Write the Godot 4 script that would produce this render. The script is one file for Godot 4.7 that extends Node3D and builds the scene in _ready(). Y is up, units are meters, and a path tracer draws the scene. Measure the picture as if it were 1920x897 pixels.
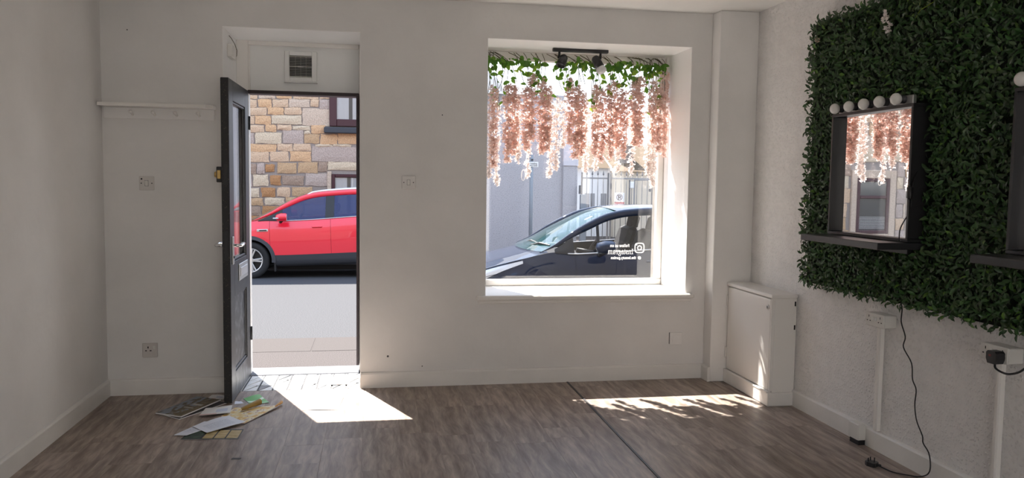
extends Node3D
# An empty former beauty salon: street front with an open black door and a display window, seen from inside.
# x to the right, y up, z towards the viewer; the inside face of the street wall stands at z = -5.075.

const ZW := -5.075          # inside face of the street wall
const XL := -1.6            # left wall
const XR := 2.5             # right wall
const HC := 2.469           # ceiling
const ZF := -5.60           # door and window frames
const ZO := -5.70           # outer face of the building

var rng := RandomNumberGenerator.new()
var M := {}
var used := {}


# ---------------------------------------------------------------- mesh building
class G:
	var st := SurfaceTool.new()
	func _init() -> void:
		st.begin(Mesh.PRIMITIVE_TRIANGLES)
		st.set_smooth_group(-1)
	func smooth(on: bool) -> G:
		st.set_smooth_group(0 if on else -1)
		return self
	func tri(a: Vector3, b: Vector3, c: Vector3) -> void:      # counter-clockwise seen from outside
		for p in [a, c, b]:
			st.set_uv(Vector2.ZERO)
			st.add_vertex(p)
	func quad(a: Vector3, b: Vector3, c: Vector3, d: Vector3) -> void:
		quv(a, b, c, d, Vector2(0, 1), Vector2(1, 1), Vector2(1, 0), Vector2(0, 0))
	func quv(a: Vector3, b: Vector3, c: Vector3, d: Vector3, ua: Vector2, ub: Vector2, uc: Vector2, ud: Vector2) -> void:
		var p := [a, c, b, a, d, c]
		var u := [ua, uc, ub, ua, ud, uc]
		for i in 6:
			st.set_uv(u[i])
			st.add_vertex(p[i])
	func box(c: Vector3, s: Vector3, b := 0.0, t := Transform3D()) -> G:
		var h := s * 0.5
		b = minf(b, minf(h.x, minf(h.y, h.z)) * 0.95)
		var f := func(x: float, y: float, z: float) -> Vector3: return t * (c + Vector3(x, y, z))
		var X := h.x
		var Y := h.y
		var Z := h.z
		var x := X - b
		var y := Y - b
		var z := Z - b
		quad(f.call(X, -y, z), f.call(X, -y, -z), f.call(X, y, -z), f.call(X, y, z))
		quad(f.call(-X, -y, -z), f.call(-X, -y, z), f.call(-X, y, z), f.call(-X, y, -z))
		quad(f.call(-x, Y, z), f.call(x, Y, z), f.call(x, Y, -z), f.call(-x, Y, -z))
		quad(f.call(-x, -Y, -z), f.call(x, -Y, -z), f.call(x, -Y, z), f.call(-x, -Y, z))
		quad(f.call(-x, -y, Z), f.call(x, -y, Z), f.call(x, y, Z), f.call(-x, y, Z))
		quad(f.call(x, -y, -Z), f.call(-x, -y, -Z), f.call(-x, y, -Z), f.call(x, y, -Z))
		if b <= 0.0:
			return self
		for i in [-1.0, 1.0]:
			for j in [-1.0, 1.0]:
				edge(f.call(i * X, j * y, -z), f.call(i * X, j * y, z), f.call(i * x, j * Y, z), f.call(i * x, j * Y, -z), i * j < 0)
				edge(f.call(i * X, -y, j * z), f.call(i * X, y, j * z), f.call(i * x, y, j * Z), f.call(i * x, -y, j * Z), i * j > 0)
				edge(f.call(-x, i * Y, j * z), f.call(x, i * Y, j * z), f.call(x, i * y, j * Z), f.call(-x, i * y, j * Z), i * j < 0)
				for k in [-1.0, 1.0]:
					var p: Vector3 = f.call(i * X, j * y, k * z)
					var q: Vector3 = f.call(i * x, j * Y, k * z)
					var r: Vector3 = f.call(i * x, j * y, k * Z)
					if i * j * k > 0:
						tri(p, q, r)
					else:
						tri(p, r, q)
		return self
	func edge(a: Vector3, b: Vector3, c: Vector3, d: Vector3, flip: bool) -> void:
		if flip:
			quad(a, b, c, d)
		else:
			quad(d, c, b, a)
	func tube(pts: Array, r, sides := 8, flat := Vector2.ONE) -> G:
		var rings := []
		var n := pts.size()
		var last := Vector3.ZERO
		for i in n:
			var d: Vector3 = (pts[mini(i + 1, n - 1)] - pts[maxi(i - 1, 0)]).normalized()
			var u: Vector3 = last
			if i == 0:
				u = Vector3.UP if absf(d.y) < 0.9 else Vector3.RIGHT
			u = (u - d * u.dot(d)).normalized()
			last = u
			var v := d.cross(u)
			var rad: float = r[i] if r is Array else r
			var ring := []
			for k in sides:
				var a := TAU * k / sides
				ring.append(pts[i] + (u * cos(a) * flat.x + v * sin(a) * flat.y) * rad)
			rings.append(ring)
		for i in n - 1:
			for k in sides:
				var k2 := (k + 1) % sides
				quad(rings[i][k], rings[i][k2], rings[i + 1][k2], rings[i + 1][k])
		for k in range(1, sides - 1):
			tri(rings[0][0], rings[0][k + 1], rings[0][k])
			tri(rings[n - 1][0], rings[n - 1][k], rings[n - 1][k + 1])
		return self
	func lathe(prof: Array, sides: int, t: Transform3D) -> G:      # (radius, height along y)
		for i in prof.size() - 1:
			for k in sides:
				var a := TAU * k / sides
				var b := TAU * (k + 1) / sides
				var p: Vector2 = prof[i]
				var q: Vector2 = prof[i + 1]
				var v0 := t * Vector3(p.x * cos(a), p.y, -p.x * sin(a))
				var v1 := t * Vector3(p.x * cos(b), p.y, -p.x * sin(b))
				var v2 := t * Vector3(q.x * cos(b), q.y, -q.x * sin(b))
				var v3 := t * Vector3(q.x * cos(a), q.y, -q.x * sin(a))
				if p.x < 1e-6:
					tri(v0, v2, v3)
				elif q.x < 1e-6:
					tri(v0, v1, v2)
				else:
					quad(v0, v1, v2, v3)
		return self
	func prism(poly: Array, depth: float, t: Transform3D) -> G:    # outline in xy (counter-clockwise), front at z = depth
		var pp := PackedVector2Array(poly)
		if Geometry2D.is_polygon_clockwise(pp):
			pp.reverse()
		var ix := Geometry2D.triangulate_polygon(pp)
		for i in range(0, ix.size(), 3):
			var a := pp[ix[i]]
			var b := pp[ix[i + 1]]
			var c := pp[ix[i + 2]]
			if (b - a).cross(c - a) < 0:
				var w := b
				b = c
				c = w
			tri(t * Vector3(a.x, a.y, depth), t * Vector3(b.x, b.y, depth), t * Vector3(c.x, c.y, depth))
			tri(t * Vector3(a.x, a.y, 0), t * Vector3(c.x, c.y, 0), t * Vector3(b.x, b.y, 0))
		for i in pp.size():
			var a := pp[i]
			var b := pp[(i + 1) % pp.size()]
			quad(t * Vector3(a.x, a.y, 0), t * Vector3(b.x, b.y, 0), t * Vector3(b.x, b.y, depth), t * Vector3(a.x, a.y, depth))
		return self
	func grid(f: Callable, nu: int, nv: int, flip := false) -> G:  # f(u, v) with u, v in 0..1
		for i in nu:
			for j in nv:
				var u0 := float(i) / nu
				var u1 := float(i + 1) / nu
				var v0 := float(j) / nv
				var v1 := float(j + 1) / nv
				var a: Vector3 = f.call(u0, v0)
				var b: Vector3 = f.call(u1, v0)
				var c: Vector3 = f.call(u1, v1)
				var d: Vector3 = f.call(u0, v1)
				if flip:
					quv(d, c, b, a, Vector2(u0, 1 - v1), Vector2(u1, 1 - v1), Vector2(u1, 1 - v0), Vector2(u0, 1 - v0))
				else:
					quv(a, b, c, d, Vector2(u0, 1 - v0), Vector2(u1, 1 - v0), Vector2(u1, 1 - v1), Vector2(u0, 1 - v1))
		return self
	func mesh() -> ArrayMesh:
		st.generate_normals()
		return st.commit()


func numbered(called: String) -> String:
	if not used.has(called):
		used[called] = 0
		return called
	used[called] += 1
	return "%s_%03d" % [called, used[called]]


func thing(called: String, label: String, category: String, at := Vector3.ZERO, group := "") -> Node3D:
	var o := Node3D.new()
	o.name = numbered(called)
	add_child(o, true)
	o.position = at
	return tag(o, label, category, group)


func tag(o: Node3D, label: String, category: String, group := "") -> Node3D:
	o.set_meta("label", label)
	o.set_meta("category", category)
	if group:
		o.set_meta("group", group)
	return o


func piece(mesh: Mesh, called: String, m: Material, parent: Node3D) -> MeshInstance3D:
	var o := MeshInstance3D.new()
	o.mesh = mesh
	o.material_override = m
	if parent == self:
		o.name = numbered(called)
	else:
		var n := 0
		var nm := called
		while parent.has_node(nm):
			n += 1
			nm = "%s_%03d" % [called, n]
		o.name = nm
	parent.add_child(o, true)
	return o


# world-coordinate geometry under a thing: the part is shifted back by the thing's base
func part(g: G, called: String, m: Material, parent: Node3D) -> MeshInstance3D:
	var o := piece(g.mesh(), called, m, parent)
	if parent != self and parent.get_parent() == self and not parent.has_meta("local"):
		o.position = -parent.position
	return o


func struct(g: G, called: String, m: Material, label: String, category := "") -> MeshInstance3D:
	var o := piece(g.mesh(), called, m, self)
	o.set_meta("kind", "structure")
	tag(o, label, category if category else called.split("_")[0])
	return o


func bx(a: Vector3, b: Vector3, bev := 0.0) -> G:
	return G.new().box((a + b) * 0.5, (b - a).abs(), bev)


func addbx(g: G, a: Vector3, b: Vector3, bev := 0.0) -> G:
	return g.box((a + b) * 0.5, (b - a).abs(), bev)


func v3(x: float, y: float, z: float) -> Vector3:
	return Vector3(x, y, z)


# ---------------------------------------------------------------- materials
func mat(c: Color, rough := 0.6, metal := 0.0) -> StandardMaterial3D:
	var m := StandardMaterial3D.new()
	m.albedo_color = c
	m.roughness = rough
	m.metallic = metal
	return m


func lin(r: float, g: float, b: float) -> Color:
	return Color(r, g, b).linear_to_srgb()


func noise(freq: float, oct := 4, kind := FastNoiseLite.TYPE_SIMPLEX_SMOOTH, sd := 1) -> FastNoiseLite:
	var n := FastNoiseLite.new()
	n.noise_type = kind
	n.frequency = freq
	n.fractal_octaves = oct
	n.seed = sd
	return n


func ntex(n: FastNoiseLite, size: int, stops: Array) -> NoiseTexture2D:
	var t := NoiseTexture2D.new()
	t.width = size
	t.height = size
	t.seamless = true
	t.noise = n
	var ramp := Gradient.new()
	var offs := PackedFloat32Array()
	var cols := PackedColorArray()
	for s in stops:
		offs.append(s[0])
		cols.append(s[1])
	ramp.offsets = offs
	ramp.colors = cols
	t.color_ramp = ramp
	return t


func gray(v: float) -> Color:
	return Color(v, v, v)


func tri_tex(m: StandardMaterial3D, tex: Texture2D, scale: float, height: Texture2D = null, hs := 0.0) -> StandardMaterial3D:
	m.albedo_texture = tex
	m.uv1_triplanar = true
	m.uv1_world_triplanar = true
	m.uv1_scale = Vector3.ONE * scale
	if height:
		m.heightmap_enabled = true
		m.heightmap_texture = height
		m.heightmap_scale = hs
	return m


func glass(alpha: float, tint := Color(0.9, 0.95, 0.95)) -> StandardMaterial3D:
	var m := mat(Color(tint.r, tint.g, tint.b, alpha), 0.02)
	m.transparency = BaseMaterial3D.TRANSPARENCY_ALPHA
	return m


func make_materials() -> void:
	var soft := ntex(noise(0.008, 4), 512, [[0.0, gray(0.965)], [0.5, gray(0.985)], [1.0, gray(1.0)]])
	var lumps := ntex(noise(0.03, 4, FastNoiseLite.TYPE_SIMPLEX_SMOOTH, 4), 512, [[0.0, gray(0.2)], [1.0, gray(0.8)]])
	var chips := ntex(noise(0.045, 2, FastNoiseLite.TYPE_CELLULAR, 8), 512, [[0.0, gray(0.95)], [0.22, gray(0.6)], [0.4, gray(0.3)], [1.0, gray(0.3)]])
	M.wall = tri_tex(mat(lin(0.87, 0.85, 0.83), 0.75), soft, 0.5, lumps, 0.25)
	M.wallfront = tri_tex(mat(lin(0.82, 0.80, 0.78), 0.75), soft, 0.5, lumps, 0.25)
	M.ceil = tri_tex(mat(lin(0.88, 0.86, 0.83), 0.8), soft, 0.4)
	M.chipwall = tri_tex(mat(lin(0.87, 0.85, 0.83), 0.7), soft, 2.3, chips, 0.7)
	M.gloss = mat(lin(0.85, 0.82, 0.78), 0.35)
	M.gloss2 = tri_tex(mat(lin(0.86, 0.835, 0.80), 0.4), soft, 0.8, lumps, 0.12)
	M.reveal = mat(lin(0.93, 0.92, 0.905), 0.45)
	M.panelgrey = mat(lin(0.88, 0.88, 0.865), 0.5)
	M.plastic = mat(lin(0.74, 0.72, 0.68), 0.35)
	M.black = mat(lin(0.012, 0.012, 0.014), 0.45)
	M.blackhole = mat(lin(0.004, 0.004, 0.004), 0.8)
	M.satin = mat(lin(0.02, 0.02, 0.022), 0.35)
	M.charcoal = mat(lin(0.045, 0.045, 0.05), 0.5)
	M.chrome = mat(lin(0.75, 0.75, 0.75), 0.2, 1.0)
	M.silver = mat(lin(0.6, 0.6, 0.6), 0.35, 0.9)
	M.brass = mat(lin(0.62, 0.42, 0.16), 0.3, 0.9)
	M.maroon = mat(lin(0.05, 0.012, 0.018), 0.4)
	M.darkstrip = mat(lin(0.018, 0.007, 0.009), 0.5)
	M.white = mat(lin(0.82, 0.82, 0.80), 0.4)
	M.paper = mat(lin(0.82, 0.82, 0.82), 0.7)
	M.pane = glass(0.01, Color(0.2, 0.2, 0.2))
	M.mirror = mat(lin(0.9, 0.9, 0.9), 0.01, 1.0)
	M.bulb = mat(lin(0.85, 0.82, 0.78), 0.25)
	var wear := ntex(noise(0.035, 5, FastNoiseLite.TYPE_SIMPLEX, 12), 512, [[0.0, lin(0.012, 0.012, 0.014)], [0.72, lin(0.010, 0.010, 0.011)], [0.80, lin(0.04, 0.032, 0.025)], [0.92, lin(0.13, 0.11, 0.09)]])
	M.dooredge = tri_tex(mat(Color.WHITE, 0.55), wear, 2.2)
	var scuff := ntex(noise(0.02, 5, FastNoiseLite.TYPE_SIMPLEX, 21), 512, [[0.0, lin(0.014, 0.014, 0.017)], [0.7, lin(0.018, 0.018, 0.021)], [0.88, lin(0.035, 0.035, 0.038)], [1.0, lin(0.10, 0.10, 0.10)]])
	M.doorface = tri_tex(mat(Color.WHITE, 0.38), scuff, 1.4)
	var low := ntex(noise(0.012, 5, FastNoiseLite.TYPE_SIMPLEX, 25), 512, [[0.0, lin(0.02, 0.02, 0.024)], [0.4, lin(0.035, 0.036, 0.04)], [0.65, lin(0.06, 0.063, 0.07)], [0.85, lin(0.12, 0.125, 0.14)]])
	M.doorlow = tri_tex(mat(Color.WHITE, 0.4), low, 1.6)  # grey wear, its paler tone also standing for light reflected off the gloss
	# outside
	var grit := ntex(noise(0.22, 3, FastNoiseLite.TYPE_SIMPLEX, 31), 512, [[0.0, gray(0.62)], [0.5, gray(0.85)], [1.0, gray(1.0)]])
	M.road = tri_tex(mat(lin(0.12, 0.12, 0.126), 0.85), grit, 0.55)
	M.pavement = tri_tex(mat(lin(0.125, 0.112, 0.11), 0.85), grit, 0.8)
	M.kerb = tri_tex(mat(lin(0.122, 0.110, 0.107), 0.8), grit, 1.5)
	for k in ["road", "pavement", "kerb"]:
		M[k].metallic_specular = 0.12
	var dash := ntex(noise(0.16, 3, FastNoiseLite.TYPE_CELLULAR, 36), 512, [[0.0, gray(1.0)], [0.5, gray(0.93)], [0.8, gray(0.78)], [1.0, gray(0.6)]])
	M.dash = tri_tex(mat(lin(0.53, 0.51, 0.525), 0.9), dash, 0.75, dash, 0.8)
	M.smoothgrey = mat(lin(0.62, 0.60, 0.63), 0.8)
	var stn := ntex(noise(0.03, 5, FastNoiseLite.TYPE_SIMPLEX, 41), 512, [[0.0, gray(0.80)], [0.5, gray(0.92)], [1.0, gray(1.0)]])
	M.mortar = tri_tex(mat(lin(0.42, 0.36, 0.32), 0.9), grit, 0.6)
	M.stones = []
	for c in [[0.70, 0.50, 0.335], [0.72, 0.46, 0.26], [0.66, 0.52, 0.40], [0.58, 0.39, 0.225], [0.52, 0.42, 0.36], [0.48, 0.25, 0.11], [0.70, 0.57, 0.41], [0.40, 0.29, 0.215]]:
		M.stones.append(tri_tex(mat(lin(c[0], c[1], c[2]), 0.9), stn, 1.6, stn, 2.0))
	M.facade = tri_tex(mat(lin(0.24, 0.215, 0.19), 0.9), stn, 0.5)
	M.iron = mat(lin(0.17, 0.165, 0.165), 0.5, 0.3)
	M.ironlight = mat(lin(0.30, 0.29, 0.28), 0.6)
	M.polegrey = mat(lin(0.22, 0.25, 0.28), 0.5)
	M.render_white = mat(lin(0.85, 0.84, 0.82), 0.9)
	M.render_cream = mat(lin(0.66, 0.58, 0.46), 0.9)
	M.roofbrown = mat(lin(0.10, 0.066, 0.035), 0.9)
	M.slate = tri_tex(mat(lin(0.13, 0.15, 0.18), 0.7), grit, 0.6)
	M.curtain = mat(lin(0.42, 0.42, 0.42), 0.8)
	M.darkroom = mat(lin(0.03, 0.032, 0.035), 0.8)
	# plants
	M.petal = mat(lin(0.97, 0.78, 0.71), 0.7)
	M.petal.backlight_enabled = true
	M.petal.backlight = lin(1.0, 0.82, 0.75)
	M.petal2 = mat(lin(0.96, 0.90, 0.87), 0.7)  # near-white petals: on strands by the glass, sunlight is painted into the colour
	M.petal2.backlight_enabled = true
	M.petal2.backlight = lin(1.0, 0.92, 0.88)
	M.leaves = []
	for c in [[0.06, 0.17, 0.02], [0.10, 0.24, 0.03], [0.035, 0.11, 0.02], [0.22, 0.27, 0.03]]:
		var m := mat(lin(c[0], c[1], c[2]), 0.5)
		m.backlight_enabled = true
		m.backlight = lin(0.42, 0.66, 0.06) if c[0] > 0.08 else lin(0.20, 0.40, 0.04)
		M.leaves.append(m)
	M.stem = mat(lin(0.55, 0.38, 0.27), 0.7)
	M.twig = mat(lin(0.10, 0.08, 0.04), 0.7)
	M.hedge = mat(lin(0.034, 0.086, 0.024), 0.38)
	M.hedge.vertex_color_use_as_albedo = true
	M.hedges = [mat(lin(0.032, 0.085, 0.025), 0.38), mat(lin(0.055, 0.125, 0.03), 0.38), mat(lin(0.02, 0.06, 0.022), 0.38)]
	M.hedgeback = mat(lin(0.006, 0.012, 0.006), 0.9)
	# cars
	M.red = mat(lin(0.80, 0.010, 0.035), 0.3)
	M.red.clearcoat_enabled = true
	M.red.clearcoat = 1.0
	M.red.clearcoat_roughness = 0.03
	M.navy = mat(lin(0.006, 0.014, 0.038), 0.6)
	M.navy.clearcoat_enabled = true
	M.navy.metallic_specular = 0.15
	M.navy.clearcoat = 0.8
	M.navy.clearcoat_roughness = 0.02
	M.tyre = mat(lin(0.015, 0.015, 0.016), 0.8)
	M.cladding = mat(lin(0.04, 0.042, 0.05), 0.6)
	M.carglass = glass(0.12, Color(0.05, 0.09, 0.09))
	M.screenglass = glass(0.40, Color(0.12, 0.30, 0.30))
	M.carglass_dark = glass(0.72, Color(0.05, 0.10, 0.34))  # blue of the reflected sky is put into the tint
	M.lamp = mat(lin(0.62, 0.64, 0.68), 0.15, 0.3)
	M.seat = mat(lin(0.02, 0.02, 0.024), 0.7)


func _ready() -> void:
	rng.seed = 7
	# ---- camera, sky, sun, exposure
	var cam := Camera3D.new()
	cam.name = "camera"
	cam.position = v3(0, 1.32, 0)
	cam.rotation = v3(-0.0702, -0.1718, 0.0130)
	cam.fov = 33.70
	cam.near = 0.05
	cam.far = 200.0
	add_child(cam)
	cam.current = true
	var we := WorldEnvironment.new()
	we.name = "world"
	var env := Environment.new()
	env.background_mode = Environment.BG_SKY
	var sm := ProceduralSkyMaterial.new()
	sm.sky_top_color = Color(0.70, 0.78, 0.90)
	sm.sky_horizon_color = Color(0.96, 0.965, 0.97)
	sm.sky_curve = 0.2
	sm.ground_bottom_color = Color(0.45, 0.44, 0.43)
	sm.ground_horizon_color = Color(0.6, 0.6, 0.6)
	sm.sky_energy_multiplier = 1.0
	sm.sun_angle_max = 1.0
	env.sky = Sky.new()
	env.sky.sky_material = sm
	env.tonemap_mode = Environment.TONE_MAPPER_LINEAR
	env.tonemap_exposure = 3.25
	env.sdfgi_enabled = true
	env.ssao_enabled = true
	env.ssil_enabled = true
	we.environment = env
	add_child(we)
	var sun := DirectionalLight3D.new()
	sun.name = "sun"
	sun.light_color = Color(1.0, 0.975, 0.94)
	sun.light_energy = 2.25
	sun.light_angular_distance = 0.53
	sun.shadow_enabled = true
	add_child(sun)
	sun.look_at_from_position(Vector3.ZERO, v3(0.546, -1.89, 1.30))

	make_materials()
	build_shell()
	build_floor()
	build_ground()
	build_added_yard()
	build_stone_house()
	build_grey_house()
	build_yard()
	red_car()
	dark_car()
	build_door()
	build_window()
	build_cabinet()
	build_hedge()
	build_mirrors()
	build_garland()
	build_track_light()
	build_coat_rack()
	build_switches()
	build_sockets()
	build_mail()


# ---------------------------------------------------------------- the room
const DX0 := -0.911         # doorway in the street wall
const DX1 := -0.092
const DY := 2.247
const WX0 := 0.7065         # window recess
const WX1 := 2.088
const WY0 := 0.587
const WY1 := 2.247
const ZR := 2.6             # wall behind the viewer


func build_shell() -> void:
	var g := G.new()
	for r in [[XL - 0.2, 0.0, DX0, HC], [DX0, DY, WX0, HC], [DX1, 0.0, WX0, DY], [WX0, WY1, XR + 0.2, HC], [WX0, 0.0, WX1, WY0 - 0.03], [WX1, 0.0, XR + 0.2, WY1]]:
		addbx(g, v3(r[0], r[1], ZF - 0.01), v3(r[2], r[3], ZW))
	var wf := struct(g, "wall_front", M.wallfront, "grey-white plaster wall holding the black door and the display window", "wall")
	# thin linings added on the reveals, paler to stand for light from outside
	var t3 := 0.003
	for r in [[DX0, 0.0, DX0 + t3, DY, "white left side of the doorway recess"], [DX1 - t3, 0.0, DX1, DY, "white right side of the doorway recess"], [DX0 + t3, DY - t3, DX1 - t3, DY, "white underside of the doorway recess"], [WX0, WY0, WX0 + t3, WY1, "white left side of the window recess"], [WX1 - t3, WY0, WX1, WY1, "white right side of the window recess"], [WX0 + t3, WY1 - t3, WX1 - t3, WY1, "white underside of the window recess"]]:
		struct(bx(v3(r[0], r[1], -5.533), v3(r[2], r[3], ZW - 0.0005)), "trim_reveal", M.reveal, r[4], "reveal")
	# stains and knocks on the plaster
	for s in [[0.08, 0.20, 0.007], [0.30, 0.13, 0.004], [-1.45, 2.2, 0.004], [0.42, 1.75, 0.004]]:
		part(G.new().lathe([Vector2(s[2], 0), Vector2(s[2] * 0.7, 0.0015), Vector2(0, 0.002)], 7, Transform3D(Basis(Vector3.RIGHT, PI / 2), v3(s[0], s[1], ZW))), "chipped_mark", M.charcoal, wf)
	# the outside of the building, with its own openings
	g = G.new()
	for r in [[-9.0, -0.4, -0.90, 5.4], [-0.90, 1.95, 0.74, 5.4], [-0.10, -0.4, 0.74, 1.95], [0.74, 2.21, 9.0, 5.4], [0.74, -0.4, 2.06, 0.60], [2.06, -0.4, 9.0, 2.21]]:
		addbx(g, v3(r[0], r[1], ZO), v3(r[2], r[3], ZF - 0.01))
	struct(g, "wall_facade", M.facade, "stone street front of the building outside the door", "wall")
	struct(bx(v3(XL - 0.25, -0.3, ZF), v3(XL, HC, ZR)), "wall_left", M.wall, "plain grey-white wall at the left edge of the room", "wall")
	struct(bx(v3(XR, -0.3, ZF), v3(XR + 0.25, HC, ZR)), "wall_right", M.chipwall, "white textured-paper wall carrying the leaf panel and sockets", "wall")
	# wall behind the viewer; its wide opening is added to light the room
	g = G.new()
	for r in [[XL, 0.0, -0.6, HC], [-0.6, 2.2, 2.0, HC], [2.0, 0.0, XR, HC], [0.67, 0.0, 0.73, 2.2]]:
		addbx(g, v3(r[0], r[1], ZR), v3(r[2], r[3], ZR + 0.2))
	struct(g, "wall_rear", M.wall, "grey-white wall behind the viewer with a wide opening added to let light in", "wall")
	struct(bx(v3(XL - 0.25, HC, ZO), v3(XR + 0.25, HC + 0.25, ZR + 0.2)), "ceiling", M.ceil, "flat white ceiling", "ceiling")
	struct(bx(v3(2.226, 0.0, ZW + 0.002), v3(XR, HC, -4.95), 0.004), "wall_pillar", M.wall, "boxed white pillar right of the display window", "pillar")
	# skirting boards with a rounded top
	var sk := func(a: Vector3, b: Vector3, out: Vector3, called: String, label: String) -> void:
		var gg := G.new()
		var prof := [Vector2(0, 0), Vector2(0.017, 0), Vector2(0.017, 0.088), Vector2(0.012, 0.097), Vector2(0.004, 0.1), Vector2(0, 0.1)]
		for i in prof.size() - 1:
			var p: Vector2 = prof[i]
			var q: Vector2 = prof[i + 1]
			var up := Vector3.UP
			var flip := (b - a).cross(up).dot(out) < 0
			var c := [a + out * p.x + up * p.y, b + out * p.x + up * p.y, b + out * q.x + up * q.y, a + out * q.x + up * q.y]
			if flip:
				c.reverse()
			gg.quad(c[0], c[1], c[2], c[3])
		for e in [a, b]:
			var poly := []
			for p in prof:
				poly.append(e + out * p.x + Vector3.UP * p.y)
			for i in range(1, poly.size() - 1):
				if e == a:
					gg.tri(poly[0], poly[i], poly[i + 1])
				else:
					gg.tri(poly[0], poly[i + 1], poly[i])
		var o := part(gg, called, M.gloss2, self)
		o.set_meta("kind", "structure")
		tag(o, label, "skirting board")
	sk.call(v3(XL, 0, ZW), v3(DX0, 0, ZW), Vector3.BACK, "baseboard_front", "white skirting board left of the open door")
	sk.call(v3(DX1, 0, ZW), v3(2.226, 0, ZW), Vector3.BACK, "baseboard_front", "white skirting board under the display window")
	sk.call(v3(2.226, 0, ZW), v3(2.226, 0, -4.95), Vector3.LEFT, "baseboard_pillar", "short white skirting on the side of the pillar")
	sk.call(v3(XL, 0, ZR), v3(XL, 0, ZW), Vector3.RIGHT, "baseboard_left", "scuffed white skirting board along the left wall")
	sk.call(v3(XR, 0, -4.345), v3(XR, 0, ZR), Vector3.LEFT, "baseboard_right", "white skirting board along the right wall under the sockets")
	# slim strip that covers the joint of the floor
	struct(bx(v3(1.258, 0.0, ZW + 0.02), v3(1.272, 0.0035, ZR), 0.0012), "trim_1", M.charcoal, "thin dark joint strip running across the wooden floor", "floor strip")


func wood_texture() -> ImageTexture:
	var a := noise(1.0, 5, FastNoiseLite.TYPE_SIMPLEX_SMOOTH, 3)
	var b := noise(1.0, 3, FastNoiseLite.TYPE_SIMPLEX_SMOOTH, 9)
	var im := Image.create(256, 1024, false, Image.FORMAT_RGB8)
	for y in 1024:
		for x in 256:
			var w := b.get_noise_2d(x * 0.012, y * 0.004) * 14.0
			var s := a.get_noise_2d((x + w) * 0.055, y * 0.006)
			var f := a.get_noise_2d((x + w) * 0.3, y * 0.012 + 77.0)
			var p := b.get_noise_2d(x * 0.02 + 40.0, y * 0.0022)
			var v := clampf(0.82 + s * 0.15 + f * 0.07 + p * 0.17, 0.45, 1.0)
			im.set_pixel(x, y, Color(v, v * (0.985 + p * 0.02), v * (0.965 + p * 0.03)))
	return ImageTexture.create_from_image(im)


func build_floor() -> void:
	var fl := struct(bx(v3(XL, -0.3, ZW), v3(XR, -0.004, ZR)), "floor", M.blackhole, "grey-brown wood plank floor of the room", "floor")
	var wood := wood_texture()
	var tones := []
	for c in [[0.52, 0.43, 0.385], [0.49, 0.405, 0.355], [0.55, 0.46, 0.415], [0.51, 0.43, 0.39], [0.46, 0.375, 0.325]]:
		var m := mat(lin(c[0], c[1], c[2]), 0.42)
		m.albedo_texture = wood
		m.metallic_specular = 0.4
		tones.append(m)
	var w := 0.192
	var n := int(ceil((XR - XL) / w))
	for i in n:
		var x0 := XL + i * w
		var x1 := minf(x0 + w, XR)
		var z := ZW - 0.55 * rng.randf()
		while z < ZR:
			var z1 := minf(z + 1.28, ZR)
			var za := maxf(z, ZW)
			if z1 - za > 0.02:
				var g := G.new()
				var a := v3(x0 + 0.0002, 0, za + 0.0002)
				var b := v3(x1 - 0.0002, 0, z1 - 0.0002)
				var u0 := rng.randf()
				var v0 := rng.randf()
				var du := 0.45
				var dv := 0.9 * (z1 - za) / 1.28
				var e := 0.0009
				var y := -0.0004
				g.quv(v3(a.x + e, 0, b.z - e), v3(b.x - e, 0, b.z - e), v3(b.x - e, 0, a.z + e), v3(a.x + e, 0, a.z + e), Vector2(u0, v0 + dv), Vector2(u0 + du, v0 + dv), Vector2(u0 + du, v0), Vector2(u0, v0))
				g.quad(v3(a.x, y, b.z), v3(b.x, y, b.z), v3(b.x - e, 0, b.z - e), v3(a.x + e, 0, b.z - e))
				g.quad(v3(b.x, y, a.z), v3(a.x, y, a.z), v3(a.x + e, 0, a.z + e), v3(b.x - e, 0, a.z + e))
				g.quad(v3(a.x, y, a.z), v3(a.x, y, b.z), v3(a.x + e, 0, b.z - e), v3(a.x + e, 0, a.z + e))
				g.quad(v3(b.x, y, b.z), v3(b.x, y, a.z), v3(b.x - e, 0, a.z + e), v3(b.x - e, 0, b.z - e))
				part(g, "plank", tones[rng.randi() % tones.size()], fl)
			z += 1.28
	# threshold: white triangular mosaic set in grey grout, then a painted stone step
	var th := struct(bx(v3(DX0, -0.3, -5.47), v3(DX1, -0.005, ZW)), "floor_threshold", mat(lin(0.10, 0.10, 0.105), 0.9), "mosaic of white triangular tiles inside the doorway", "tiled threshold")
	var tw := mat(lin(0.80, 0.80, 0.79), 0.35)
	var tg := mat(lin(0.16, 0.165, 0.175), 0.4)
	var cols := 9
	var cw := (DX1 - DX0) / cols
	for r in 3:
		var z0 := -5.465 + r * 0.13
		var z1 := z0 + 0.125
		for c in cols:
			var x0 := DX0 + c * cw + 0.004
			var x1 := x0 + cw - 0.012
			var k := (x1 - x0) * rng.randf_range(0.05, 0.3)
			for half in 2:
				var poly := [Vector2(x0, -z0), Vector2(x1 - k, -z0), Vector2(x0, -z1)] if half == 0 else [Vector2(x1, -z1), Vector2(x0 + k * 0.5, -z1), Vector2(x1, -z0)]
				var g := G.new().prism(poly, 0.006, Transform3D(Basis(Vector3.RIGHT, -PI / 2), v3(0, -0.006, 0)))
				part(g, "tile", tg if rng.randf() < 0.16 else tw, th)
	struct(bx(v3(-0.90, -0.3, ZO), v3(-0.10, 0.004, -5.47), 0.012), "trim_step", tri_tex(mat(lin(0.26, 0.27, 0.30), 0.8), M.pavement.albedo_texture, 1.2), "pale painted stone doorstep", "doorstep")


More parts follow.
